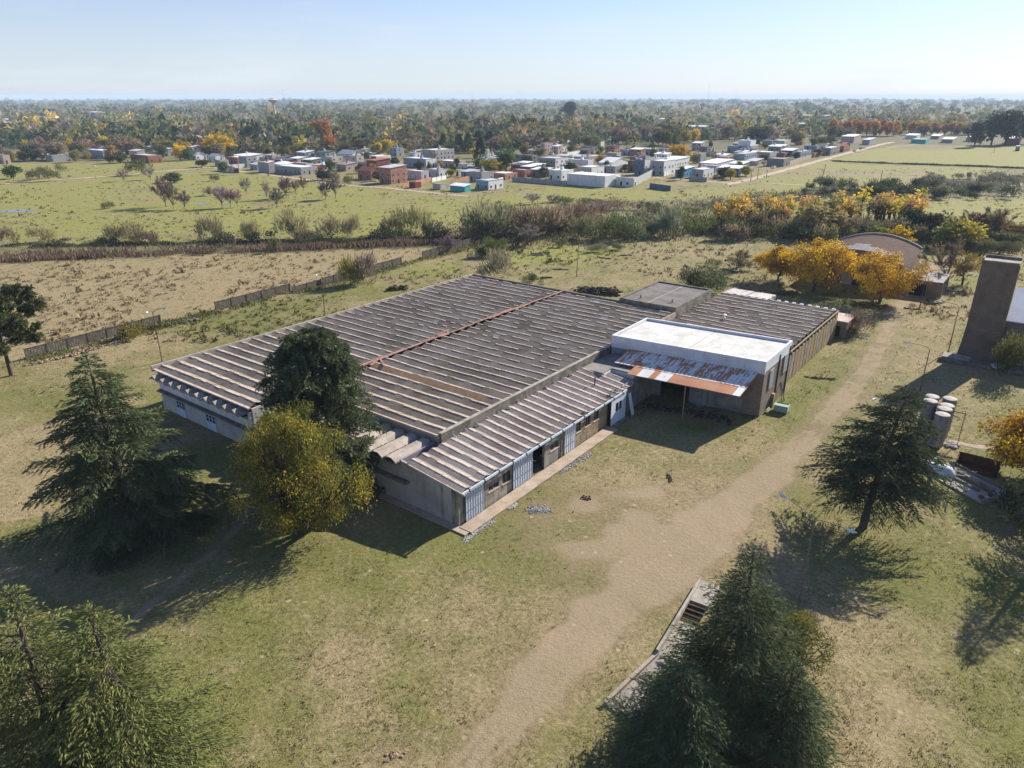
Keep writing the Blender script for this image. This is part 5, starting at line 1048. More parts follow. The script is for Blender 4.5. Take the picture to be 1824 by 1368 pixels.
door_me = MB().box((-.06,-.45,0),(.04,.45,2.1)).mesh('door', M_wdoor); tank_me = {'b': MB().lathe([(.5,0),(.52,.1),(.52,1.0),(.3,1.2),(.15,1.25)],10).mesh('water_tank', M_tb), 'g': MB().lathe([(.5,0),(.52,.1),(.52,1.0),(.3,1.2),(.15,1.25)],10).mesh('water_tank', M_tg)}
OCC = []
def house(xl, xc, xr, yc, yt, wc, rc, typ, label, opt='', name='house', cat='house'):
    C = G(xc,yc); H = max(2.3, Zat(C,yt)); s = pxm(C)
    def solve(tx, D):
        lo, hi = .5, 60
        for _ in range(30):
            m = (lo+hi)/2; x = proj(C+D*m)[0]
            if abs(x-xc) < abs(tx-xc): lo = m
            else: hi = m
        return lo
    w = solve(xl, V); d = min(26, max(4.0, solve(xr, U)*1.35 if xr > xc+1 else w*.8)); big = Zat(C,yt) > 5.0
    t = thing(name, label.replace('|',' '), cat, (C.x,C.y,0), YAW, 'houses of the village beyond the field' if name == 'house' else None); H = min(H, 9)
    wm = WM[wc]; fh = Vector((0,0,0)); side = WM['W'] if 's' in opt else wm
    body = MB().box((.0,.0,-.2),(d,w,H-.15)); body.build('wall', wm, t)
    if 's' in opt: MB().box((.1,-.012,0),(d-.1,0,H-.2)).build('sunlit_side', side, t)  # sun-facing side coloured white, its sunlight painted in against the shaded front
    if typ == 'f':
        MB().box((-.02,-.02,H-.15),(d+.02,w+.02,H-.05)).build('roof', RM[rc], t)
        MB().box((-.03,-.03,H-.05),(.17,w+.03,H+.32)).box((.17,-.03,H-.05),(d+.03,.17,H+.32)).box((.17,w-.17,H-.05),(d,w+.03,H+.32)).build('parapet', wm, t)
    elif typ == 's':
        MB().prism([(-.5,-.3,H-.12),(d+.3,-.3,H+.65),(d+.3,-.3,H+.75),(-.5,-.3,H-.02)], (0,w+.6,0)).build('roof', RM[rc], t)
        MB().prism([(0,0.01,H-.16),(d-.01,.01,H-.16),(d-.01,.01,H+.58)], (0,w-.02,0)).build('gable', wm, t)
    else:
        r_h = min(2.2, d*.22)
        MB().prism([(-.4,-.3,H-.25),(d/2,-.3,H+r_h),(d+.4,-.3,H-.25),(d+.4,-.3,H-.1),(d/2,-.3,H+r_h+.15),(-.4,-.3,H-.1)], (0,w+.6,0)).build('roof', RM[rc], t)
        MB().prism([(0,0.01,H-.2),(d,.01,H-.2),(d/2,.01,H+r_h-.02)], (0,w-.02,0)).build('gable', side, t)
    rr = random.Random(int(xc*7+yc)); 
    if C.y < 640 and 'b' not in opt:
        for lev in ((0.95,3.7) if H > 5.2 else (0.95,)):
            for face, L in (('f',w),('s',d)):
                n = max(1, int(L/3.6)) if not ('n' in opt and face == 'f') else 0
                for i in range(n):
                    q = L*(i+.5+rr.uniform(-.15,.15))/n
                    isd = lev < 1 and i == n//2
                    me = door_me if isd else win_me
                    o = link(me.name.split('.')[0], me, t, None, (0,q,.02 if isd else lev) if face == 'f' else (q,0,.02 if isd else lev))
                    if face == 's': o.rotation_euler.z = R_(90)
                    if not isd and C.y < 460: link('window_frame', frame_me, o)
    if 'T' in opt or 't' in opt:
        o = MB().box((d*.5,w*.4,H),(d*.5+1.4,w*.4+1.6,H+1.6)).build('tank_base', wm, t)
        link('water_tank', tank_me['b' if 'T' in opt else 'g'], t, None, (d*.5+.7,w*.4+.8,H+1.6))
    if 'c' in opt: MB().box((d*.55,w*.6,H-.2),(d*.55+.7,w*.6+.9,H+2.0)).build('chimney', WM['W'], t)
    if 'g' in opt: MB().box((-1.3,0.3,0),(-1.18,w-.3,1.1)).build('front_fence', WM['A'] if wc != 'A' else WM['W'], t)
    OCC.append((C+U*d/2+V*w/2, max(w,d)*.62)); LM.append((label.split('|')[0], C+U*d/2+V*w/2)); return t
HOUSES = """405,424,443,293,281,R,w,f,brick house with two arched windows|behind the white panel fence,
415,441,462,287,278,W,w,s,low white house with square chimney|behind the arched window brick house,c
461,480,484,308,291,G,g,f,tall blank grey cube house|beside the white panel fence,b
446,459,461,303,293,B,z,s,small blue grey shack|attached to the blank grey cube house,
492,537,559,312,299,G,w,f,long low grey house|with white roof edge facing the lane,g
481,512,525,296,286,D,d,s,dark red shed with zinc strips|behind the long low grey house,
521,546,556,302,292,B,z,f,blue grey house with pale end wall|above the orange bush,s
372,385,397,289,279,W,z,b,small white gabled house|at the left end of the village front,
579,594,627,292,284,T,d,f,long terracotta brick wall house|without windows by the green net shed,b
602,628,643,288,275,W,z,b,white gable house with grey roof|rising behind the terracotta wall,c
658,671,690,288,279,W,w,f,white box house|left of the yellow tree cluster,n
654,671,690,304,286,D,r,s,dark red two level house|behind the two storey brick house,
636,654,657,302,290,B,g,f,grey rendered extension|leaning on the dark red two level house,
638,662,676,321,305,T,r,b,unfinished terracotta house|with tilted tile roof at the lane,
676,697,718,328,299,T,z,s,two storey red brick house|standing alone at the bend of the lane,
577,597,604,301,293,A,d,b,small dark roofed cottage|behind the orange bush,
553,570,577,291,285,K,d,s,green shade net shelter|among trees at the village edge,b
753,776,801,286,268,G,w,f,tall windowless white grey hall|highest block behind the white roofed house,nt
719,759,773,299,284,B,w,f,wide white roofed house|with blue water tank before the tall hall,Ts
779,809,824,299,288,P,w,f,pinkish house with wide white roof|right of the wide white roofed house,
726,751,761,320,306,L,w,f,lilac grey house|right beside the two storey red brick house,n
762,782,794,316,303,G,w,f,grey concrete house with rooftop tank|joined to the lilac grey house,ts
812,817,826,314,304,C,w,f,narrow cream house|behind the dark brick boundary wall,
836,858,874,324,308,G,g,f,grey house with cream side and roof tank|behind the corner cottage,t
848,870,890,339,323,B,z,f,pale blue corner cottage|nearest house at the field edge,gs
873,900,916,321,310,T,w,f,long brick house under bright white roof|right of the roof tank house,
826,845,852,309,301,D,d,s,low dark red shed with black roof|between yellow tree and narrow cream house,
802,828,834,342,332,K,w,s,turquoise tarpaulin shelter|bright spot at the field edge,b
729,740,743,335,327,D,r,f,little dark brick kiosk|beside the lane in the open lot,b
771,785,792,338,330,C,g,f,little pale yellow hut|in the open lot by the lane,b
916,948,954,294,277,A,w,f,dark grey two storey house|right of the bright green eucalyptus,
913,931,945,301,292,P,w,s,low pinkish house under white roof|in front of the dark grey two storey house,
928,946,966,310,297,R,w,s,small brick house with white sloped roof|behind the garden lawn,
957,989,1006,302,283,G,z,f,pale grey house with blank cream side|right of the small brick house,s
990,1010,1017,288,278,G,z,s,house with tilted zinc roof|behind the blank cream side wall,
1016,1034,1042,289,279,G,z,s,twin zinc roof house|next to the tilted zinc roof house,
1038,1056,1073,291,279,T,z,f,brick gable house with blue grey front|below the slim green poplar,
1012,1047,1054,301,286,W,w,f,white terrace house|with two small dark windows,t
977,1000,1016,321,305,W,w,f,white garden house|with dark windows behind the grey wall,t
1028,1053,1070,315,299,G,w,f,grey stepped house|right behind the long white shed,s
1010,1077,1097,334,315,W,w,f,long blank white shed|biggest block at the field edge,bs
1066,1090,1113,303,290,W,w,b,white hip roofed house|right of the white terrace house,
962,970,981,270,256,P,r,f,narrow pink tower house|alone among the trees,
982,1005,1013,254,248,W,w,s,pair of low white roofs|deep among trees beyond the pink tower,
927,936,943,260,252,G,w,f,small whitish house|in the trees left of the pink tower,
1130,1147,1157,312,285,E,w,f,dark blue two storey house|with white balcony corner,ts
1157,1181,1196,313,288,G,w,f,grey two storey house|with wide windows right of the dark blue one,s
1097,1127,1129,333,318,W,w,f,small white annex|at the right end of the long white shed,
1202,1216,1231,317,302,N,w,s,bright blue house|facing the village street,
1231,1252,1266,318,303,G,w,f,unfinished grey shell house|with empty openings right of the bright blue one,s
1245,1276,1300,304,291,W,w,s,long white roofed house|behind the unfinished shell house,
1166,1195,1230,299,286,W,w,s,wide white roofed bungalow|behind the grey two storey house,
1104,1117,1122,277,267,B,w,f,small blue grey house|in the back row left of the pink chimney house,
1121,1134,1142,277,266,P,g,f,pink chimney house|in the back row,c
1140,1165,1173,276,266,B,w,f,long pale blue house|in the back row left of the yellow tree,
1173,1188,1192,277,266,G,g,f,grey block house|hidden behind the big yellow tree,
1240,1247,1254,291,275,G,g,f,slim tall grey shell|right of the big yellow tree,b
1080,1098,1104,284,273,C,w,f,beige flat house|behind the white hip roofed house,
1277,1315,1324,314,300,E,w,s,dark blue front house|nearest house beside the dirt road,s
1297,1322,1331,303,292,A,w,s,low dark house with two white roofs|behind the dark blue front house,
1274,1297,1303,292,281,R,z,f,flat brown house|left of the blank blue grey block,
1305,1325,1341,292,275,B,z,f,blank blue grey block|with brick side near the road,n
1313,1335,1342,272,251,W,w,f,white two storey house|highest roof at the back of the village,t
1295,1315,1320,272,261,B,w,f,pale blue house with white door|left of the white two storey house,
1323,1336,1344,273,261,G,g,f,grey house with porch|in front of the white two storey house,
1357,1374,1378,261,251,G,w,f,white roofed grey house|left of the cream row houses,
1376,1396,1404,262,251,C,w,f,cream row houses|near the round green trees,
1344,1370,1379,285,272,G,w,f,grey house with thin white roof|behind the parked white car,
1365,1395,1404,297,284,A,g,f,dark slate grey house|with clipped hedge and parked white car,n
1389,1410,1417,279,268,E,w,s,house with bright tilted white roof|beside the tall white chimney,
1415,1425,1444,280,271,B,z,f,blue walled house with tall white chimney|along the dirt road,c
1444,1449,1464,281,273,R,g,f,brown brick roadside house|at the end of the wall row,
1327,1345,1356,295,287,G,z,s,zinc carport shed|before the dark slate house,b
1463,1478,1493,277,264,A,w,f,dark house with white roof slab|past the brown roadside house,
1494,1502,1510,271,260,R,r,b,small red house|behind the green trees by the road,
1497,1520,1535,255,243,P,w,s,wide pink grey house|under the orange tree row,
1535,1548,1562,258,249,G,z,s,grey roadside house|where the cars are parked,
1612,1632,1637,248,241,W,w,s,white roofed farmhouse|below the right orange tree row,
1622,1648,1653,256,249,K,z,f,long low turquoise shed|at the far end of the green field,b
1657,1672,1677,248,242,G,w,s,small pale roofed house|right of the white roofed farmhouse,
1676,1696,1701,255,248,G,w,s,thin white roofed shed|behind the far hedge,
1719,1740,1745,253,245,C,w,s,pale roofed house by dark conifers|at the far right,
1788,1815,1830,257,247,R,w,s,long brick house with white roof|at the right edge of the far field,
1458,1472,1482,259,250,G,w,f,pale house with green tree before it|at the end of the road,
60,66,80,249,238,W,w,f,white cube house with chimney|in the trees at the left edge,c
0,15,22,260,250,K,w,f,white roofed turquoise house|touching the left edge,
130,140,157,277,267,A,z,f,dark front shed house|in the grass at the left,s
153,185,205,283,269,B,w,f,long pale blue white house|behind two round bushes,
232,246,256,281,269,C,z,s,pale two window house|behind the broken brick house,
234,266,284,291,278,R,z,f,broken brick house|with dark open end at the left lane,
279,300,308,278,266,G,z,s,grey roofed house|left of the red leaved tree,
340,350,364,285,277,W,w,b,tiny white gabled house|near the red leaved tree,
0,8,17,292,277,P,z,f,pinkish house with porch|cut by the left edge,
83,95,118,288,278,G,g,f,low grey ruin|behind the dark round tree,b
300,325,340,258,248,C,w,s,pale flat house|between two yellow trees,
157,180,187,208,200,W,w,s,far white hall|in the haze on the left,b
0,22,29,219,213,W,w,s,far long white warehouse|touching the left edge,b
85,103,107,216,210,W,w,s,far white shed|beyond the orange tree on the left,b
1180,1260,1276,237,226,P,z,s,long grey pink warehouse|between trees beyond the village,b
1297,1320,1324,233,226,W,z,s,short white warehouse|right of the long grey pink warehouse,b
1173,1186,1190,221,212,W,w,s,far white two roof building|beyond the long warehouse,b
1368,1385,1395,216,206,W,w,f,far white building with tower|among tall trees,b
1424,1475,1485,212,206,C,z,s,far long pale hall|behind the dark cypresses on the right,b"""
for ln in HOUSES.split('\n'):
    a = ln.split(','); opt = a[9] if len(a) > 9 else ''
    house(*map(float, a[:5]), a[5], a[6], a[7], a[8], opt)
# the smaller houses that fill the blocks
FILL = []
def fill_house(rs, x, yb, far=False):
    P = G(x,yb); w = rs.uniform(5.5,10.5); d = rs.uniform(5,9); c = P+U*d/2+V*w/2; rad = max(w,d)*.6
    if any((c-q).length < rad*.85+r*.85 for q, r in OCC) or inpoly(np.array([c.x]),np.array([c.y]),RFIELD)[0]: return False
    i_, j_ = min(ny-1,int(np.searchsorted(ys,c.y))), min(nx-1,int(np.searchsorted(xs,c.x)))
    if MASK[i_,j_,1] > .8 or any(dseg(np.array([c.x]),np.array([c.y]),r_)[0] < rad+2.5 for r_ in ROADS): return False
    wc, wn = rs.choice([('W','white'),('W','white'),('G','grey'),('G','grey'),('C','cream'),('B','blue grey'),('R','brick'),('T','terracotta'),('P','pinkish'),('A','dark grey')]); rc, rn = rs.choice([('w','white roofed'),('w','white roofed'),('z','zinc roofed'),('g','flat topped'),('d','dark roofed')]); ty = rs.choice('ffss')
    H = rs.choice([2.9,3.1,3.4,3.6,5.6] if not far else [3.2,3.8,4.5]); p1 = proj(P+V*w)[0]; p2 = proj(P+U*d/1.35)[0]; top = proj(P+Vector((0,0,H)))[1]
    lb = describe('small %s %s house' % (rn, wn) if H < 5 else 'tall %s %s house' % (rn, wn), c); n0 = len(LM)
    house(p1, x, p2, yb, top, wc, rc, ty, lb, ('b' if far else '')+rs.choice(['','','t','T','c'] if not far else [''])); del LM[n0:]
    return True
RFIELD = wpoly([(1290,335),(1345,318),(1480,279),(1585,252),(1824,256),(2300,270),(2300,345),(1500,345)])
ROADS = [wpoly(q) for q in ([(1290,329),(1330,321),(1400,302),(1470,283),(1530,267),(1590,253)],[(0,328),(60,322),(200,313),(300,304),(370,297.5),(400,301),(560,322),(680,333.5),(840,350)],[(630,332),(668,323),(690,314),(712,306)],[(1120,309),(1180,317),(1240,321),(1300,326)])]
rf_ = random.Random(11); n_ = t_ = 0
while n_ < 62 and t_ < 5000:
    t_ += 1; x = rf_.uniform(640,1500); lo = np.interp(x, [640,700,840,900,1010,1150,1300,1400,1500], [318,320,318,322,314,316,312,292,266]); n_ += fill_house(rf_, x, rf_.uniform(max(252,lo-46), lo))
n_ = t_ = 0
while n_ < 16 and t_ < 3000: t_ += 1; x = rf_.uniform(380,640); n_ += fill_house(rf_, x, rf_.uniform(284,306))
n_ = t_ = 0
while n_ < 14 and t_ < 3000: t_ += 1; x = rf_.uniform(-10,380); n_ += fill_house(rf_, x, rf_.uniform(262,288))
n_ = t_ = 0
while n_ < 46 and t_ < 3000: t_ += 1; x = rf_.uniform(-20,1500); n_ += fill_house(rf_, x, rf_.uniform(206,262)**1.0, True)
# boundary walls
def bwall(label, a, b, h_px, mat, posts=True):
    A = G(*a); B = G(*b); L = (B-A).length; h = max(1.2, Zat(A,a[1]-h_px)); t = thing('boundary_wall', label, 'wall', A, math.atan2(B.y-A.y,B.x-A.x), 'boundary walls of the village')
    MB().box((0,-.1,-.2),(L,.1,h)).build('panel', mat, t); n = max(2, int(L/4))
    if posts:
        for i in range(n+1): MB().box((L*i/n-.13,-.16,-.2),(L*i/n+.13,.16,h+.1)).build('post', WM['A'], t)
    for i in range(3): OCC.append((A+(B-A)*i/2, L*.2))
bwall('white panel fence facing the lane', (388,304),(417,307), 9, WM['W']); bwall('white panel fence running back from the lane', (388,303),(437,299), 8, WM['W']); bwall('dark gate wall at the end of the white panel fence', (417,307),(426,308), 8, WM['D'])
bwall('long brick wall beside the open lot', (718,333),(768,321), 6, WM['T'], False); bwall('white wall continuing the long brick wall', (769,324),(795,319), 7, WM['W']); bwall('second brick wall towards the roof tank house', (805,324),(836,318), 5, WM['T'], False)
bwall('grey wall behind the turquoise tarpaulin', (787,336),(836,326), 6, WM['A']); bwall('grey wall along the green field left of the long shed', (913,323),(1009,331), 8, WM['G']); bwall('white slatted wall behind the zinc roof houses', (1010,278),(1056,270), 6, WM['W'])
bwall('tall grey side wall right of the small white annex', (1128,333),(1162,314), 14, WM['G'], False); bwall('dark teal wall standing alone in the field edge', (1157,335),(1194,340), 9, WM['E'], False); bwall('grey wall with openings before the shell house', (1228,322),(1258,324), 8, WM['G'])
bwall('white fence beside the bright blue house', (1182,314),(1202,308), 8, WM['W']); bwall('grey wall running along the dirt road', (1324,310),(1342,304), 7, WM['G']); bwall('row of pale and brick walls along the dirt road', (1404,293),(1446,281), 6, WM['C']); bwall('white wall beside the long brick house', (887,324),(916,315), 6, WM['W'])
# parked cars
def car_mesh():
    pass
Mw = plain('white_car_paint', (.75,.76,.78), .25, 0, .05); Mtyre = plain('tyre', (.02,.02,.02), .8)
def car(label, px, py, rz, mat):
    P = G(px,py); t = thing('parked_car', label, 'car', P, rz, 'cars parked in the village')
    pr = [(-2.1,.35),(-2.1,.85),(-1.9,.95),(-1.5,1.0),(-1.0,1.42),(.45,1.45),(1.1,.98),(1.95,.85),(2.1,.6),(2.1,.35)]
    MB().prism([(x,-.82,z) for x, z in pr], (0,1.64,0)).build('body', mat, t)
    MB().prism([(-1.35,-.84,1.0),(-.95,-.84,1.36),(.4,-.84,1.38),(.95,-.84,1.0)], (0,1.68,0)).build('side_windows', M_glass, t); MB().prism([(.5,-.7,1.43),(1.08,-.7,1.0),(1.12,-.7,1.02),(.55,-.7,1.46)], (0,1.4,0)).build('windscreen', M_glass, t)
    for x in (-1.3,1.3):
        for y in (-.84,.66): MB().tube([(x,y,.33),(x,y+.18,.33)], .33, 12).build('wheel', Mtyre, t)
car('white car parked in the dark slate house driveway', 1378,299.5, YAW+math.pi, Mw); car('silver car parked on the verge before the dark blue house', 1278,316.5, R_(-36), plain('silver_paint', (.5,.52,.55), .3, 0, .05))
car('pale blue car on the dirt road near its far end', 1522,270, YAW, plain('blue_paint', (.35,.45,.55), .3, 0, .05)); car('dark car behind the pale blue one on the dirt road', 1533,266, YAW, plain('dark_paint', (.06,.06,.07), .3)); car('white car farthest along the dirt road', 1540,264.5, YAW, Mw)
car('dark car parked beside the dark roofed cottage', 609,306, YAW, plain('dark_paint', (.06,.06,.07), .3)); car('dark blue car standing in the grass near the left lane', 136,284, R_(20), plain('navy_paint', (.05,.06,.10), .3))
t = thing('farm_trailer', 'dark covered trailer standing in the far green field', 'trailer', G(1815,269), YAW); MB().box((0,0,.9),(6,2.6,3.6)).build('body', WM['A'], t); MB().box((-.1,-.1,3.6),(6.1,2.7,3.75)).build('roof', RM['w'], t)
for x in (1.2,4.8): MB().tube([(x,-.1,.45),(x,2.7,.45)], .45, 10).build('wheel', Mtyre, t)
# water tower
P = G(490,210); t = thing('water_tower', 'pale mushroom shaped water tower on the horizon', 'water tower', P); s = pxm(P); Ht = Zat(P,177)
MB().tube([(0,0,0),(0,0,Ht*.78)], [2.2,1.9], 16).build('shaft', WM['C'], t); MB().lathe([(2.0,Ht*.72),(4,Ht*.8),(9.6,Ht*.93),(10,Ht*.96),(9.6,Ht*.97)], 28).build('tank', WM['C'], t); MB().lathe([(9.6,Ht*.97),(4,Ht*1.02),(1,Ht*1.06),(.3,Ht*1.07)], 28).build('roof', WM['C'], t)
MB().tube([(0,0,Ht*1.06),(0,0,Ht*1.16)], .12, 5).build('antenna', M_galv, t)
# ------------------------------------------------------------------ trees of the plain, the belt and the village
KIND = {
 'broadleaf': [broadleaf(300+i, 10, 4, .1, 34, 34, .95, .65, shell=.6, clr=.36, name='broadleaf') for i in range(6)],
 'bare': [baretree(320+i, 10, 4, 3600, .08) for i in range(4)],
 'conifer': [conifer(330+i, 10, 3, 1300, .95) for i in range(3)],
 'cypress': [column(340+i, 10, 1.1, 600, .6) for i in range(2)],
 'tall': [broadleaf(350+i, 10, 3.2, .12, 32, 36, .9, .6, shell=.5, clr=.38, squash=1.05, name='eucalyptus') for i in range(3)],
 'sapling': [broadleaf(360+i, 10, 1.5, .3, 16, 14, .55, .6, shell=.2, clr=.4, name='poplar') for i in range(4)],
}
NAT = {'broadleaf':(10,4),'bare':(10,4),'conifer':(10,3),'cypress':(10,1.1),'tall':(10,3.2),'sapling':(10,1.5)}
TNAME = {'broadleaf':'broadleaf_tree','bare':'bare_tree','conifer':'conifer_tree','cypress':'cypress_tree','tall':'eucalyptus_tree','sapling':'poplar_sapling'}
SRC = {}
for nm, p in [('long puddle',G(31,376)),('small puddle',G(362,363)),('purplish field tree pair',G(300,366)),('dirt lane bend',G(200,313)),('round bright green bush',G(879,456)),('arched hangar',G(1545,510)),('leaning power pole',G(1460,333)),('small brick tree gap wall',G(795,450)),('twin puddles behind the factory',G(960,453)),
              ('water tower',G(490,215)),('orange tree row',G(1540,243)),('second orange tree row',G(1680,243)),('brick tower',T0),('path climbing at the edge',G(1797,345)),('middle field pole',G(1567,328)),('long lattice wall',G(170,610)),('far green field',G(1650,290))]:
    if 'gap' not in nm: LM.append((nm,p))
def tree(kind, px, yb, yt, wpx, color, desc=None, label=None, group=None, jit=.15, P=None, H=None, Rw=None):
    P = P or G(px,yb); s = pxm(P); H = H or max(2, Zat(P,yt)); Rw = Rw or wpx*s/2
    v = random.randrange(len(KIND[kind])); h0, r0 = NAT[kind]
    c = [max(.01,q*random.uniform(1-jit,1+jit)) for q in color]; key = (kind,v); lb = label or describe(desc, P)
    sc_ = (Rw/r0, Rw/r0*random.uniform(.9,1.1), H/h0); loc = (P.x,P.y,gz(P.x,P.y)-.05); rz = random.random()*6.28
    if key not in SRC:
        o = plant_thing(TNAME[kind], lb, 'tree', KIND[kind][v], loc, c, group, rz, sc_); SRC[key] = o
    else:
        o = dup(SRC[key], loc, rz, sc_, lb, group, cset(*c))
    return o
OL, GD, YE, OR, BR, GYB, DK, RU = (.24,.23,.085),(.125,.155,.06),(.68,.48,.055),(.64,.34,.065),(.34,.25,.15),(.37,.31,.26),(.075,.10,.06),(.54,.22,.10)
# trees one can pick out
gC = 'dark cypresses behind the village'
for i, (x, yb, yt, w) in enumerate([(434,248,215,6),(455,257,213,7),(462,256,218,8),(469,256,233,6),(476,257,236,6),(486,256,233,10),(494,256,222,7),(502,260,229,7),(510,252,229,9),(518,257,221,8),(530,256,230,8),(576,271,237,7),(384,221,199,5),(409,216,196,4)]):
    tree('cypress', x, yb+4, yt, w, DK, label=('leftmost ','second ','third ','fourth ','fifth ','sixth ','seventh ','eighth ','ninth ','tenth ','eleventh ','lone dark ','distant ','faint distant ')[i]+'cypress '+('in the dark cypress row behind the village' if i < 11 else ('right of the row, before the orange tree','left of the row above the yellow tree','nearest the water tower on its left')[i-11]), group=gC)
N_ = [('broadleaf',392,277,236,50,YE,'large golden yellow tree left of the cypress row'),('broadleaf',578,262,208,36,(.40,.17,.05),'tall burnt orange tree right of the cypress row'),('broadleaf',588,272,240,26,(.42,.25,.06),'orange yellow tree below the tall burnt orange one'),
 ('broadleaf',562,264,232,24,GD,'round dark green tree left of the burnt orange one'),('broadleaf',547,263,238,18,OL,'olive tree tight beside the round dark green one'),('broadleaf',528,274,255,19,YE,'small bright yellow tree before the cypress row'),
 ('broadleaf',688,272,246,24,YE,'bright yellow tree behind the white box house'),('broadleaf',674,274,252,16,YE,'smaller yellow tree left of the bright yellow one'),('broadleaf',683,281,272,16,YE,'low yellow bushy tree behind the white box house'),('broadleaf',630,268,241,12,(.50,.27,.04),'slim orange tree among bare grey trees'),
 ('broadleaf',642,280,266,12,(.48,.28,.04),'little orange tree beside the white gable end'),('broadleaf',654,286,268,14,(.14,.16,.09),'grey green round tree right of the white gable house'),('broadleaf',567,306,293,22,(.46,.22,.05),'low orange bushy tree by the long grey house'),
 ('conifer',790,272,238,20,DK,'first dark conifer behind the white hall'),('conifer',804,271,242,20,DK,'second dark conifer behind the white hall'),('conifer',818,272,238,22,DK,'third dark conifer behind the white hall'),('conifer',834,273,236,24,DK,'fourth dark conifer behind the white hall'),('conifer',852,268,232,26,DK,'fifth dark conifer behind the white hall'),('conifer',872,266,232,26,DK,'sixth dark conifer behind the white hall'),
 ('conifer',856,287,246,26,(.04,.055,.04),'tall dark conifer standing before the conifer clump'),('tall',901,305,262,36,(.12,.15,.04),'big bright green eucalyptus inside the village'),('broadleaf',872,309,282,34,(.34,.27,.05),'yellow green tree beside the big eucalyptus'),('broadleaf',852,306,280,18,(.2,.2,.08),'pale green slim tree left of the yellow green one'),
 ('broadleaf',1207,286,254,36,(.55,.36,.03),'brilliant yellow tree in the village street'),('broadleaf',1170,282,269,20,(.3,.27,.05),'small yellow green tree left of the brilliant yellow one'),('broadleaf',1065,285,266,10,(.2,.2,.06),'slim pale green poplar over the brick gable house'),('broadleaf',1237,291,272,14,(.32,.27,.06),'yellowing poplar beside the slim grey shell'),
 ('broadleaf',1014,215,177,20,(.05,.07,.05),'tallest dark tree breaking the horizon'),('broadleaf',862,240,205,34,(.15,.14,.06),'broad olive tree crown behind the conifer clump'),('tall',940,243,204,34,(.09,.11,.055),'tall dark green tree right of the conifer clump'),('conifer',820,222,194,10,DK,'pointed dark conifer on the skyline above the clump'),('conifer',1062,228,203,20,DK,'pointed dark conifer in front of the far haze'),('conifer',1107,243,224,11,DK,'small dark conifer above the white bungalows'),
 ('broadleaf',960,283,262,22,(.26,.2,.08),'fading olive tree below the pink tower house'),('broadleaf',987,271,264,11,(.5,.25,.04),'tiny orange tree beside the pink tower house'),
 ('broadleaf',60,286,257,40,(.05,.065,.05),'dark round spreading tree in the left meadow'),('broadleaf',24,318,293,30,(.09,.10,.04),'round dark green bushy tree by the left lane bend'),('broadleaf',215,290,268,28,(.10,.11,.04),'round green tree before the long pale house'),('broadleaf',196,291,273,16,(.09,.1,.04),'small dark tree left of the round green one'),('broadleaf',309,325,306,32,(.12,.12,.05),'olive round tree touching the lane'),('broadleaf',360,298,283,26,(.10,.1,.05),'round bushy tree behind the lane junction'),
 ('broadleaf',365,275,250,18,RU,'reddish tree beside the large golden one'),('broadleaf',225,276,240,50,BR,'large brown domed tree on the left'),('broadleaf',105,284,250,40,BR,'wide brown olive tree left of the brown domed one'),('broadleaf',150,276,247,40,BR,'second wide brown tree by the brown domed one'),('broadleaf',90,243,226,28,YE,'yellow tree behind the white cube house'),('broadleaf',287,263,241,26,YE,'yellow tree right of the brown domed one'),('broadleaf',311,250,228,20,(.36,.22,.05),'orange brown tree in the left wood'),('broadleaf',333,250,230,18,(.38,.26,.05),'slim golden tree in the left wood'),('broadleaf',42,226,208,20,RU,'rust orange tree at the far left'),
 ('broadleaf',1462,262,241,17,(.17,.16,.05),'round green tree at the left of the road end'),('broadleaf',1477,260,240,18,(.13,.14,.05),'taller round green tree at the road end'),('broadleaf',1418,258,236,24,(.16,.16,.05),'round olive tree behind the cream row houses'),('broadleaf',1448,264,243,15,(.19,.18,.05),'pale green round tree behind the cream row houses'),('broadleaf',1455,279,264,20,(.12,.14,.04),'green garden tree before the pale end house'),('tall',1350,255,222,44,(.085,.10,.055),'wide dark green tree mass behind the white two storey house'),
 ('conifer',1452,216,196,7,DK,'single dark cypress like tree before the far hall'),('broadleaf',1735,262,212,26,(.04,.055,.04),'dark tree at the left end of the far right grove'),('tall',1765,258,196,34,(.05,.065,.045),'tall dark grove tree at the far right'),('tall',1790,258,190,38,(.055,.075,.045),'tallest grove tree at the far right'),('tall',1815,256,194,34,(.045,.06,.04),'grove tree at the very right edge'),('broadleaf',1745,258,238,14,(.03,.045,.035),'small dark tree under the far right grove')]
for a in N_: tree(a[0],a[1],a[2],a[3],a[4],a[5],label=a[6])
for i in range(10): tree('broadleaf', 1482+i*12.2, 243-(i%2), 211+(i%3), 17, (.44,.20,.09) if i%3 else (.50,.28,.09), label='%s tree in the long rust orange row beyond the road' % ('first,second,third,fourth,fifth,sixth,seventh,eighth,ninth,last'.split(',')[i]), group='first row of rust orange trees')
for i in range(11): tree('broadleaf', 1622+i*12, 240, 215+(i%3), 14, (.42,.19,.09) if i%2 else (.47,.26,.10), label='%s tree in the farther rust orange row on the right' % ('first,second,third,fourth,fifth,sixth,seventh,eighth,ninth,tenth,last'.split(',')[i]), group='second row of rust orange trees')
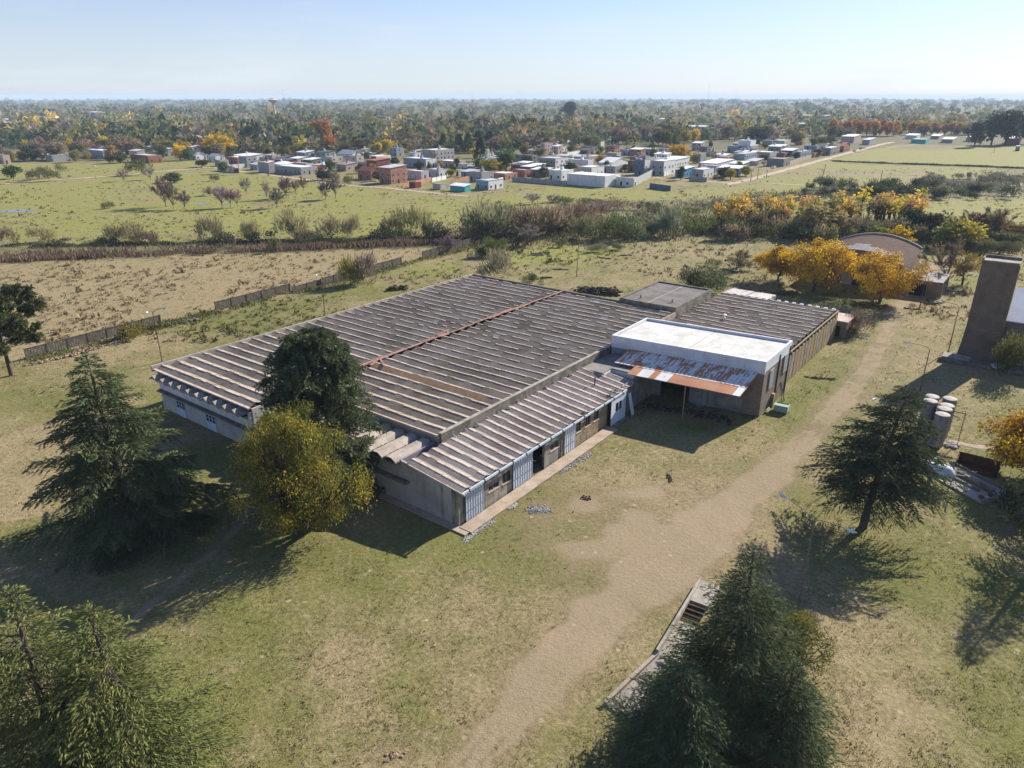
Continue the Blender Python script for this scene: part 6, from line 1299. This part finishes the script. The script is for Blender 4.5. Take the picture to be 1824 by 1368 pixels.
for i, (x, yb, yt, w, c, lb) in enumerate([(296,368,315,34,(.19,.135,.12),'dense purplish bare tree in the green field'),(309,372,328,22,(.24,.15,.11),'reddish bare tree right of the purplish one'),(330,373,338,18,(.17,.14,.125),'small grey bare tree right of the purplish pair'),(396,370,327,26,GYB,'bare grey tree beside the small puddle'),(411,369,332,16,GYB,'slim bare tree second from the small puddle'),(423,369,334,16,GYB,'slim bare tree third from the small puddle'),(439,347,312,16,GYB,'bare tree close to the lane fence'),(493,370,332,24,(.17,.145,.13),'bare tree before the long low grey house'),(510,353,312,26,(.17,.145,.13),'tall bare tree before the blank grey cube house'),(476,355,320,12,GYB,'thin bare tree left of the tall bare one'),(527,345,318,14,(.24,.17,.12),'brownish bare tree at the lane'),(541,340,312,16,(.22,.16,.12),'bare brown tree nearest the lane bend'),
    (580,355,318,20,(.18,.155,.14),'bare tree pair, left trunk, before the small terracotta house'),(598,354,310,22,(.18,.155,.14),'bare tree pair, right trunk, before the small terracotta house'),(221,323,300,16,GYB,'dry bare tree on the lane at the left'),(268,320,296,18,GYB,'bare forked tree on the lane left of the round olive one'),(949,363,342,26,GYB,'pale bare tree in the strip before the grey wall'),(985,360,345,22,GYB,'low bare tree right of the pale bare one'),(941,437,398,44,(.24,.2,.17),'pinkish grey bare tree near the twin puddles'),(800,447,415,36,(.25,.2,.165),'pinkish bare shrub tree at the end of the pierced wall'),(1320,474,440,22,(.22,.17,.09),'small yellowing bare tree in the rear field')]):
    tree('bare', x, yb, yt, w*1.25, c, label=lb, group='bare trees in the fields')
# ---- shrubs along the ditch and in the thicket
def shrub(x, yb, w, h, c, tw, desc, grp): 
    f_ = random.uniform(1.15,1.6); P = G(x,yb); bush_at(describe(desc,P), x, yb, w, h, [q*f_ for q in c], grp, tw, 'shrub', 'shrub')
gD = 'shrubs along the ditch'; OT = (.20,.18,.09)
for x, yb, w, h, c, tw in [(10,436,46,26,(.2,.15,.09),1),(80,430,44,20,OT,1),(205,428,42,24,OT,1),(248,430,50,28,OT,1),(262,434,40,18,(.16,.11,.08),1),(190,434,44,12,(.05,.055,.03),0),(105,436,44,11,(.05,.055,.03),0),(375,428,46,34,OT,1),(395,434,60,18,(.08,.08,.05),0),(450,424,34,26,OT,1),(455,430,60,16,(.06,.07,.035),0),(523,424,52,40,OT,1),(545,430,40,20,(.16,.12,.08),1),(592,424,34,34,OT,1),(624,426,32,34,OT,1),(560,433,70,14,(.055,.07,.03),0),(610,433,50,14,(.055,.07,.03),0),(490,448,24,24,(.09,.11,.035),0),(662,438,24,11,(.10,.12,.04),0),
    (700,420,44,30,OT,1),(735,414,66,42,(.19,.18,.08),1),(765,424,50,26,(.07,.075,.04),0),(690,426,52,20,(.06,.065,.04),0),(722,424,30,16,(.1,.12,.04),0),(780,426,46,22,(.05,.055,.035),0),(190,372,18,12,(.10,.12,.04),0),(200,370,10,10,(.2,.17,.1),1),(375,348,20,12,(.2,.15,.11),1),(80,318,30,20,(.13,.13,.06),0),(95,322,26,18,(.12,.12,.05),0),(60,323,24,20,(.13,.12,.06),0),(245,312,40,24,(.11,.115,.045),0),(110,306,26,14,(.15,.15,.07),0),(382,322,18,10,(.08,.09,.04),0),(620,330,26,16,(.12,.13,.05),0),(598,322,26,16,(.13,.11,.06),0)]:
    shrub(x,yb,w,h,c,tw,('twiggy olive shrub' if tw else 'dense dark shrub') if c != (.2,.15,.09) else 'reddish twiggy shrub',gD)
gT = 'shrubs of the thicket behind the factory field'
for x, yb, w, h, c, tw in [(858,420,90,56,(.17,.165,.09),1),(880,424,70,34,(.09,.10,.05),1),(900,408,70,36,(.15,.14,.08),1),(935,418,70,44,(.19,.15,.095),1),(965,415,80,42,(.18,.14,.09),1),(1000,408,90,40,(.17,.135,.08),1),(1030,402,60,34,(.17,.12,.08),1),(918,396,30,26,(.06,.075,.035),0),(1045,424,56,32,(.13,.13,.06),1),(1062,430,46,28,(.09,.11,.045),0),(1088,426,46,36,(.075,.095,.03),0),(1108,420,50,40,(.08,.11,.04),0),(1120,427,44,30,(.10,.12,.06),1),(1150,418,60,26,(.15,.15,.09),1),(1165,420,36,28,(.15,.165,.10),0),(1195,420,54,40,(.14,.155,.1),1),(1205,400,70,26,(.13,.13,.06),1),(1180,393,60,22,(.11,.105,.055),1),(1145,398,50,20,(.16,.15,.09),1),(1235,414,60,24,(.13,.15,.05),0),(1262,414,50,24,(.12,.14,.055),0),(1288,424,30,38,(.09,.10,.04),0),(1310,418,40,26,(.085,.1,.04),0),(1340,424,70,28,(.07,.08,.035),0),(1230,386,40,18,(.09,.1,.05),0),(1150,374,26,16,(.06,.075,.05),0),(1168,374,24,14,(.07,.08,.055),0),(1095,372,60,16,(.17,.13,.1),1),(1060,385,60,20,(.16,.12,.09),1),(1045,366,50,12,(.1,.1,.05),0),(1000,362,60,9,(.09,.1,.05),0),(1270,474,30,12,(.13,.12,.07),0),(1100,445,30,12,(.14,.15,.06),0),(1060,448,40,14,(.14,.14,.07),0),(1000,440,26,14,(.15,.16,.06),0),(910,440,50,16,(.08,.075,.045),0),(1320,480,40,20,(.14,.12,.08),1),(1300,395,60,26,(.08,.085,.045),0),(1340,400,60,30,(.075,.08,.05),1)]:
    shrub(x,yb,w,h,c,tw,{0:'dense green shrub',1:'brown twiggy shrub' if c[0] > c[1]*1.2 else 'grey green twiggy shrub'}[tw],gT)
rs = random.Random(5)
# orange poplar thicket
for i in range(78):
    x = rs.uniform(1268,1640); yb = 412-(x-1268)*.02+rs.uniform(-14,2); yt = yb-rs.uniform(40,66); c = rs.choice([(.76,.55,.10),(.68,.48,.11),(.52,.40,.13),(.34,.28,.14)])
    tree('sapling', x, yb, yt, rs.uniform(18,32), c, desc='slim orange poplar sapling' if c[0] > .5 else 'slim brown poplar sapling', group='poplar saplings of the thicket')
for i in range(34):
    x = rs.uniform(1275,1690); yb = 424+rs.uniform(-12,6); c = rs.choice([(.09,.10,.05),(.14,.12,.07),(.15,.15,.06),(.20,.155,.10)])
    shrub(x, yb, rs.uniform(34,70), rs.uniform(18,34), c, rs.random() < .4, 'dark tangled shrub', gT)
for x, yb, yt, w, c, lb in [(1440,420,356,74,(.36,.25,.12),'wide bronze tree in the thicket'),(1475,414,352,60,(.40,.27,.12),'taller bronze tree in the thicket'),(1600,436,402,52,(.52,.43,.05),'yellow green tree behind the hangar roof'),(1570,430,400,40,(.30,.25,.045),'fading yellow green tree left behind the hangar roof'),(1690,440,388,66,(.30,.25,.09),'olive bronze tree right behind the hangar'),(1715,442,392,56,(.45,.36,.07),'yellow olive tree right of the olive bronze one'),(1660,424,376,52,(.055,.07,.035),'dark green tree behind the olive bronze one'),(1625,418,372,44,(.05,.065,.035),'dark conifer like tree above the hangar roof'),(1730,420,372,56,(.16,.11,.08),'bare brown tree above the brick tower lawn'),(1770,422,366,60,(.18,.13,.09),'tall bare brown tree near the right edge'),(1778,400,380,20,(.45,.36,.04),'small bright yellow tree near the right edge'),(1790,436,410,50,(.17,.15,.07),'olive tree above the workshop hall'),(1810,425,396,40,(.28,.18,.07),'orange brown tree above the workshop hall')]:
    tree('bare' if 'bare' in lb else 'broadleaf', x, yb, yt, w, c, label=lb, group='trees of the thicket behind the hangar')
for i in range(44):
    t_ = rs.random(); x = 1430+t_*380; yb = 334+t_*14+rs.uniform(-5,13); c = rs.choice([(.045,.06,.03),(.06,.075,.04),(.085,.095,.06),(.13,.13,.1)])
    shrub(x, yb, rs.uniform(18,40), rs.uniform(12,22), c, False, 'dark shrub', 'dark shrubs along the narrow path')
for i in range(20):
    x = rs.uniform(1640,1824); yb = 318+rs.uniform(0,22); shrub(x, yb, rs.uniform(16,34), rs.uniform(6,13), rs.choice([(.10,.11,.07),(.14,.14,.10),(.17,.165,.13)]), False, 'low grey green shrub', 'dark shrubs along the narrow path')
for i in range(16):
    x = rs.uniform(1690,1824); yb = 440+rs.uniform(-26,14); shrub(x, yb, rs.uniform(30,56), rs.uniform(12,24), rs.choice([(.13,.14,.06),(.10,.10,.05),(.18,.15,.08)]), rs.random() < .5, 'rough olive shrub', gT)
# ---- wooded belt: individual trees behind and among the houses
ylow = lambda x: np.interp(x, [-150,0,100,200,300,400,500,560,620,700,800,850,900,950,1000,1100,1200,1300,1350,1480,1600,1700,1824,1950], [262,262,266,272,268,270,284,288,282,278,274,284,284,282,264,264,262,256,250,250,243,241,243,243])
RF = wpoly([(1290,335),(1345,318),(1480,279),(1585,252),(1824,256),(2300,270),(2300,345),(1500,345)])
cnt = 0; tries = 0
PAL = [('olive green tree',OL,'broadleaf'),('olive green tree',(.16,.15,.06),'broadleaf'),('dark green tree',GD,'broadleaf'),('brown tree',BR,'broadleaf'),('grey bare tree',GYB,'bare'),('grey bare tree',(.25,.21,.18),'bare'),('yellow tree',(.40,.32,.08),'broadleaf'),('golden tree',YE,'broadleaf'),('orange tree',(.38,.24,.09),'broadleaf'),('dark conifer',DK,'conifer'),('tall dark tree',(.07,.085,.05),'tall'),('brown tree',(.23,.17,.10),'broadleaf'),('rust red tree',(.28,.13,.07),'broadleaf')]
PW = [.2,.13,.1,.09,.1,.07,.07,.05,.04,.05,.04,.05,.01]
while cnt < 262 and tries < 6000:
    tries += 1; x = rs.uniform(-120,1940); yl = float(ylow(x)); yb = 226+(yl-226)*rs.random()**.8; P = G(x,yb)
    if any((P-q).length < rad+2.5 for q, rad in OCC) or inpoly(np.array([P.x]),np.array([P.y]),RF)[0]: continue
    d, c, kd = rs.choices(PAL, PW)[0]; H = rs.uniform(8.5,15)*(1.25 if kd == 'tall' else 1)*(.8 if yb > 262 else 1); Rr = H*rs.uniform(.34,.5) if kd in ('broadleaf','bare') else H*rs.uniform(.2,.3)
    if not (-20 < x < 1844): continue
    tree(kd, x, yb, 0, 0, c, desc=d, group='trees of the wooded belt behind the village', P=P, H=H, Rw=Rr); cnt += 1
cnt = 0; tries = 0
while cnt < 44 and tries < 4000:
    tries += 1; x = rs.uniform(-15,400); yb = rs.uniform(262,290); P = G(x,yb)
    if any((P-q).length < rad+2 for q, rad in OCC): continue
    d, c, kd = rs.choices(PAL, PW)[0]; H = rs.uniform(6.5,11); tree(kd, x, yb, 0, 0, c, desc=d, group='trees around the left meadow', P=P, H=H, Rw=H*rs.uniform(.36,.55) if kd in ('broadleaf','bare') else H*.25); cnt += 1
cnt = 0; tries = 0
while cnt < 120 and tries < 8000:
    tries += 1; x = rs.uniform(380,1480); yb = rs.uniform(258,322)-(max(0,x-1290)*.19); P = G(x,yb)
    if any((P-q).length < rad+1.0 for q, rad in OCC) or inpoly(np.array([P.x]),np.array([P.y]),RF)[0] or MASK[min(ny-1,int(np.searchsorted(ys,P.y))),min(nx-1,int(np.searchsorted(xs,P.x))),1] > .72: continue
    d, c, kd = rs.choice([('small green garden tree',(.10,.12,.045),'broadleaf'),('small olive garden tree',(.16,.15,.06),'broadleaf'),('small bare garden tree',GYB,'bare'),('small yellow garden tree',(.34,.25,.05),'broadleaf'),('small dark garden tree',(.05,.065,.035),'broadleaf')])
    tree(kd, x, yb, 0, 0, c, desc=d, group='garden trees among the village houses', P=P, H=rs.uniform(4,7.5), Rw=rs.uniform(1.8,3.3)); cnt += 1
# ---- far woodland: one mass to the horizon
def woodland(n, seed):
    r = np.random.default_rng(seed); px = r.uniform(-700,2500,n); py = 176.9+(282-176.9)*r.random(n)**1.35
    P = np.array([G(a,b)[:2] for a, b in zip(px,py)]); D = P[:,1]; keep = (D < 11500)
    keep &= ~((D < 470)) & ~inpoly(P[:,0],P[:,1],RF)
    keep &= (py < np.interp(px, [-700,0,500,800,1000,1300,1480,1600,2500], [262,262,278,276,262,252,244,236,238]))
    for q_, rd_ in OCC: keep &= np.hypot(P[:,0]-q_.x, P[:,1]-q_.y) > rd_+5
    P = P[keep]; D = D[keep]; N = len(P); k = 34
    far = np.clip((D-1200)/5000, 0, 1); H = r.uniform(5,13,N)*(1+.55*(r.random(N) > .86))*(1+.25*far)*(.75+.5*vnoise(P[:,0],P[:,1],140,9)); Rr = H*r.uniform(.32,.75,N)*(1+1.5*far)
    con = r.random(N) < .13; Rr[con] *= .45; H[con] *= 1.25
    pal = 1.75*np.array([(.13,.125,.05),(.16,.15,.06),(.07,.09,.045),(.19,.14,.085),(.2,.175,.145),(.32,.25,.06),(.30,.20,.075),(.05,.065,.04),(.09,.105,.055)]); pw = [.21,.17,.16,.12,.13,.04,.02,.06,.09]
    C = pal[r.choice(len(pal), N, p=pw)]; patch = vnoise(P[:,0],P[:,1],320,3)[:,None]; C = C*(.7+.6*patch)*r.uniform(.8,1.2,(N,1)); C[con] = (.06,.08,.05)
    C = C*(1-.5*far[:,None])+np.array([.08,.09,.05])*.5*far[:,None]
    n_ = N*k; i = np.repeat(np.arange(N),k); q = nrm(r.normal(size=(n_,3)))*(r.random(n_)**.4)[:,None]
    B = np.column_stack([P[i,0]+q[:,0]*Rr[i], P[i,1]+q[:,1]*Rr[i], H[i]*(.55+.42*q[:,2])]); cc = con[i]; t = B[:,2]/H[i]
    B[cc,0] = P[i[cc],0]+(B[cc,0]-P[i[cc],0])*(1.15-t[cc])*1.3; B[cc,1] = P[i[cc],1]+(B[cc,1]-P[i[cc],1])*(1.15-t[cc])*1.3
    Dd = q+r.normal(0,.5,(n_,3)); L = (Rr[i]*.5+.35)*r.uniform(.7,1.3,n_); v, f = leafquads(B-Dd*L[:,None]*.3, Dd, L, L*.75, r)
    cl = np.column_stack([np.repeat(C,k,0), np.ones(n_)])
    me = np_mesh('woodland', v, f, [M_far], {'col': ('FLOAT_COLOR','FACE',cl), 'var': ('FLOAT','FACE',np.clip(.4*np.repeat(r.random(N),k)+.6*r.random(n_),0,1))})
    tag(link('distant_woodland', me), 'hazy autumn woodland stretching to the horizon', kind='stuff')
woodland(12500, 4)
def brush(name, label, pts, wd, n, h, col, seed, wid=.16):
    r = np.random.default_rng(seed); pl = wpoly(pts); t = r.random(n)*(len(pl)-1); k = np.minimum(t.astype(int), len(pl)-2); f_ = (t-k)[:,None]
    P = pl[k]*(1-f_)+pl[k+1]*f_; P = P+r.normal(0,.5,(n,2))*wd; den = vnoise(P[:,0],P[:,1],4.5,seed); keep = den > .22; P = P[keep]; den = den[keep]; n = len(P)
    z = np.array([gz(a,b) for a, b in P]); D = r.normal(0,.28,(n,3)); D[:,2] = 1; L = h*r.uniform(.5,1.15,n)*(.55+.6*den)
    v, f = leafquads(np.column_stack([P,z-.05]), D, L, L*wid, r); c = np.array(col)*r.uniform(.65,1.25,(n,1))*(.75+.5*vnoise(P[:,0],P[:,1],11,seed+1))[:,None]
    me = np_mesh(name, v, f, [M_far], {'col': ('FLOAT_COLOR','FACE',np.column_stack([c,np.ones(n)])), 'var': ('FLOAT','FACE',r.random(n))}); tag(link(name, me), label, kind='stuff')
brush('dry_reeds', 'band of dry reddish brown reeds along the drainage ditch', [(-200,474),(0,462),(200,454),(400,446),(600,439),(800,430)], 5.2, 15000, 2.1, (.20,.14,.095), 3)
brush('dry_reeds', 'brown reeds beyond the ditch near the thicket', [(840,432),(930,422),(1010,412),(1060,400)], 5, 5000, 1.9, (.17,.135,.085), 5)
brush('undergrowth', 'dark low scrub on the bank beyond the reeds', [(-200,446),(0,440),(200,436),(420,432),(640,428),(820,424)], 3.2, 9000, .9, (.10,.10,.05), 7, .4)
brush('undergrowth', 'scrub covering the ground of the thicket', [(830,424),(950,412),(1100,405),(1250,400),(1400,405),(1560,420),(1700,425),(1850,430)], 22, 22000, 1.3, (.14,.13,.065), 9, .4)
brush('undergrowth', 'rough weeds along the foot of the lattice wall', [(45,645),(160,615),(290,580),(390,555),(520,520),(640,493),(730,468),(850,438)], 2.2, 7000, .55, (.16,.17,.06), 11, .4)
brush('undergrowth', 'dark hedge line between the far right fields', [(1475,287),(1600,292),(1720,296),(1840,301)], 1.6, 5000, 1.3, (.12,.13,.07), 15, .4)
brush('undergrowth', 'pale scrub between narrow path and green fields', [(1240,372),(1400,352),(1560,344),(1700,334),(1830,318)], 16, 12000, 1.3, (.16,.16,.10), 13, .4)
# ------------------------------------------------------------------ sky, sun, air, camera
w = bpy.data.worlds.new('World'); sc.world = w; w.use_nodes = True; nt = w.node_tree; nt.nodes.clear()
sk = nt.nodes.new('ShaderNodeTexSky'); sk.sky_type = 'NISHITA'; sk.sun_disc = False; sk.sun_elevation = SUN_EL; sk.sun_rotation = R_(90)-SUN_AZ; sk.altitude = 30; sk.air_density = 1.0; sk.dust_density = SKY_DUST; sk.ozone_density = 3.0
bg = nt.nodes.new('ShaderNodeBackground'); bg.inputs[1].default_value = SKY_STR; ou = nt.nodes.new('ShaderNodeOutputWorld')
# thin high cloud veil, denser towards the horizon, over the clear sky
tc = nt.nodes.new('ShaderNodeTexCoord'); mp = nt.nodes.new('ShaderNodeMapping'); mp.inputs['Scale'].default_value = (1.2,1.2,9); nt.links.new(tc.outputs['Generated'], mp.inputs[0])
nz = nt.nodes.new('ShaderNodeTexNoise'); nz.inputs['Scale'].default_value = 2.2; nz.inputs['Detail'].default_value = 7; nz.inputs['Roughness'].default_value = .6; nt.links.new(mp.outputs[0], nz.inputs[0])
def wmap(sock, a, b, c, d_):
    m = nt.nodes.new('ShaderNodeMapRange'); m.interpolation_type = 'SMOOTHSTEP'; nt.links.new(sock, m.inputs[0])
    for i, v in enumerate((a,b,c,d_)): m.inputs[i+1].default_value = v
    return m.outputs[0]
sp_ = nt.nodes.new('ShaderNodeSeparateXYZ'); nt.links.new(tc.outputs['Generated'], sp_.inputs[0])
ad = nt.nodes.new('ShaderNodeMath'); ad.operation = 'ADD'; ad.use_clamp = True; nt.links.new(wmap(nz.outputs[0], .48, .8, 0, .3), ad.inputs[0]); nt.links.new(wmap(sp_.outputs[2], -.02, .24, .62, .04), ad.inputs[1])
tn = nt.nodes.new('ShaderNodeMix'); tn.data_type = 'RGBA'; tn.blend_type = 'MULTIPLY'; tn.inputs[0].default_value = 1; tn.inputs[7].default_value = (.90,1.0,1.30,1); nt.links.new(sk.outputs[0], tn.inputs[6])
mx = nt.nodes.new('ShaderNodeMix'); mx.data_type = 'RGBA'; mx.inputs[7].default_value = (7.6,8.2,8.9,1); nt.links.new(ad.outputs[0], mx.inputs[0]); nt.links.new(tn.outputs[2], mx.inputs[6])
nt.links.new(mx.outputs[2], bg.inputs[0]); nt.links.new(bg.outputs[0], ou.inputs[0])
sl = bpy.data.lights.new('sun','SUN'); sl.energy = SUN_STR; sl.angle = R_(.5); sl.color = (1,.93,.82); so = bpy.data.objects.new('sun', sl); COL.objects.link(so)
d = Vector((math.cos(SUN_AZ)*math.cos(SUN_EL), math.sin(SUN_AZ)*math.cos(SUN_EL), math.sin(SUN_EL))); so.rotation_euler = d.to_track_quat('Z','Y').to_euler(); so.location = d*200
if HAZE > 0:
    hz = MB().box((-13500,-300,-3),(13500,13000,62)).build('haze', []) if False else link('haze', MB().box((-13500,-300,-3),(13500,13000,62)).mesh('haze', []))
    m = bpy.data.materials.new('air_haze'); m.use_nodes = True; t = m.node_tree; t.nodes.clear(); o = t.nodes.new('ShaderNodeOutputMaterial'); pv = t.nodes.new('ShaderNodeVolumePrincipled')
    pv.inputs['Color'].default_value = (.62,.79,1,1); pv.inputs['Density'].default_value = HAZE; pv.inputs['Anisotropy'].default_value = .0; t.links.new(pv.outputs[0], o.inputs['Volume']); hz.data.materials.append(m); tag(hz, 'thin blue haze over the plain', kind='stuff')
cam = bpy.data.cameras.new('camera'); co_ = bpy.data.objects.new('camera', cam); COL.objects.link(co_); sc.camera = co_
cam.sensor_fit = 'HORIZONTAL'; cam.sensor_width = 36; cam.lens = F/1824*36; cam.clip_start = .5; cam.clip_end = 40000; co_.location = (0,0,CAMH); co_.rotation_euler = (math.pi/2-PITCH,0,0)
sc.render.engine = 'CYCLES'; sc.view_settings.view_transform = 'Standard'; sc.view_settings.look = 'None'; sc.view_settings.gamma = 1; sc.view_settings.exposure = EXPO
sc.cycles.max_bounces = 6; sc.cycles.diffuse_bounces = 2; sc.cycles.volume_bounces = 1; sc.cycles.transparent_max_bounces = 8; sc.cycles.caustics_reflective = False; sc.cycles.caustics_refractive = False
sc.cycles.use_denoising = True
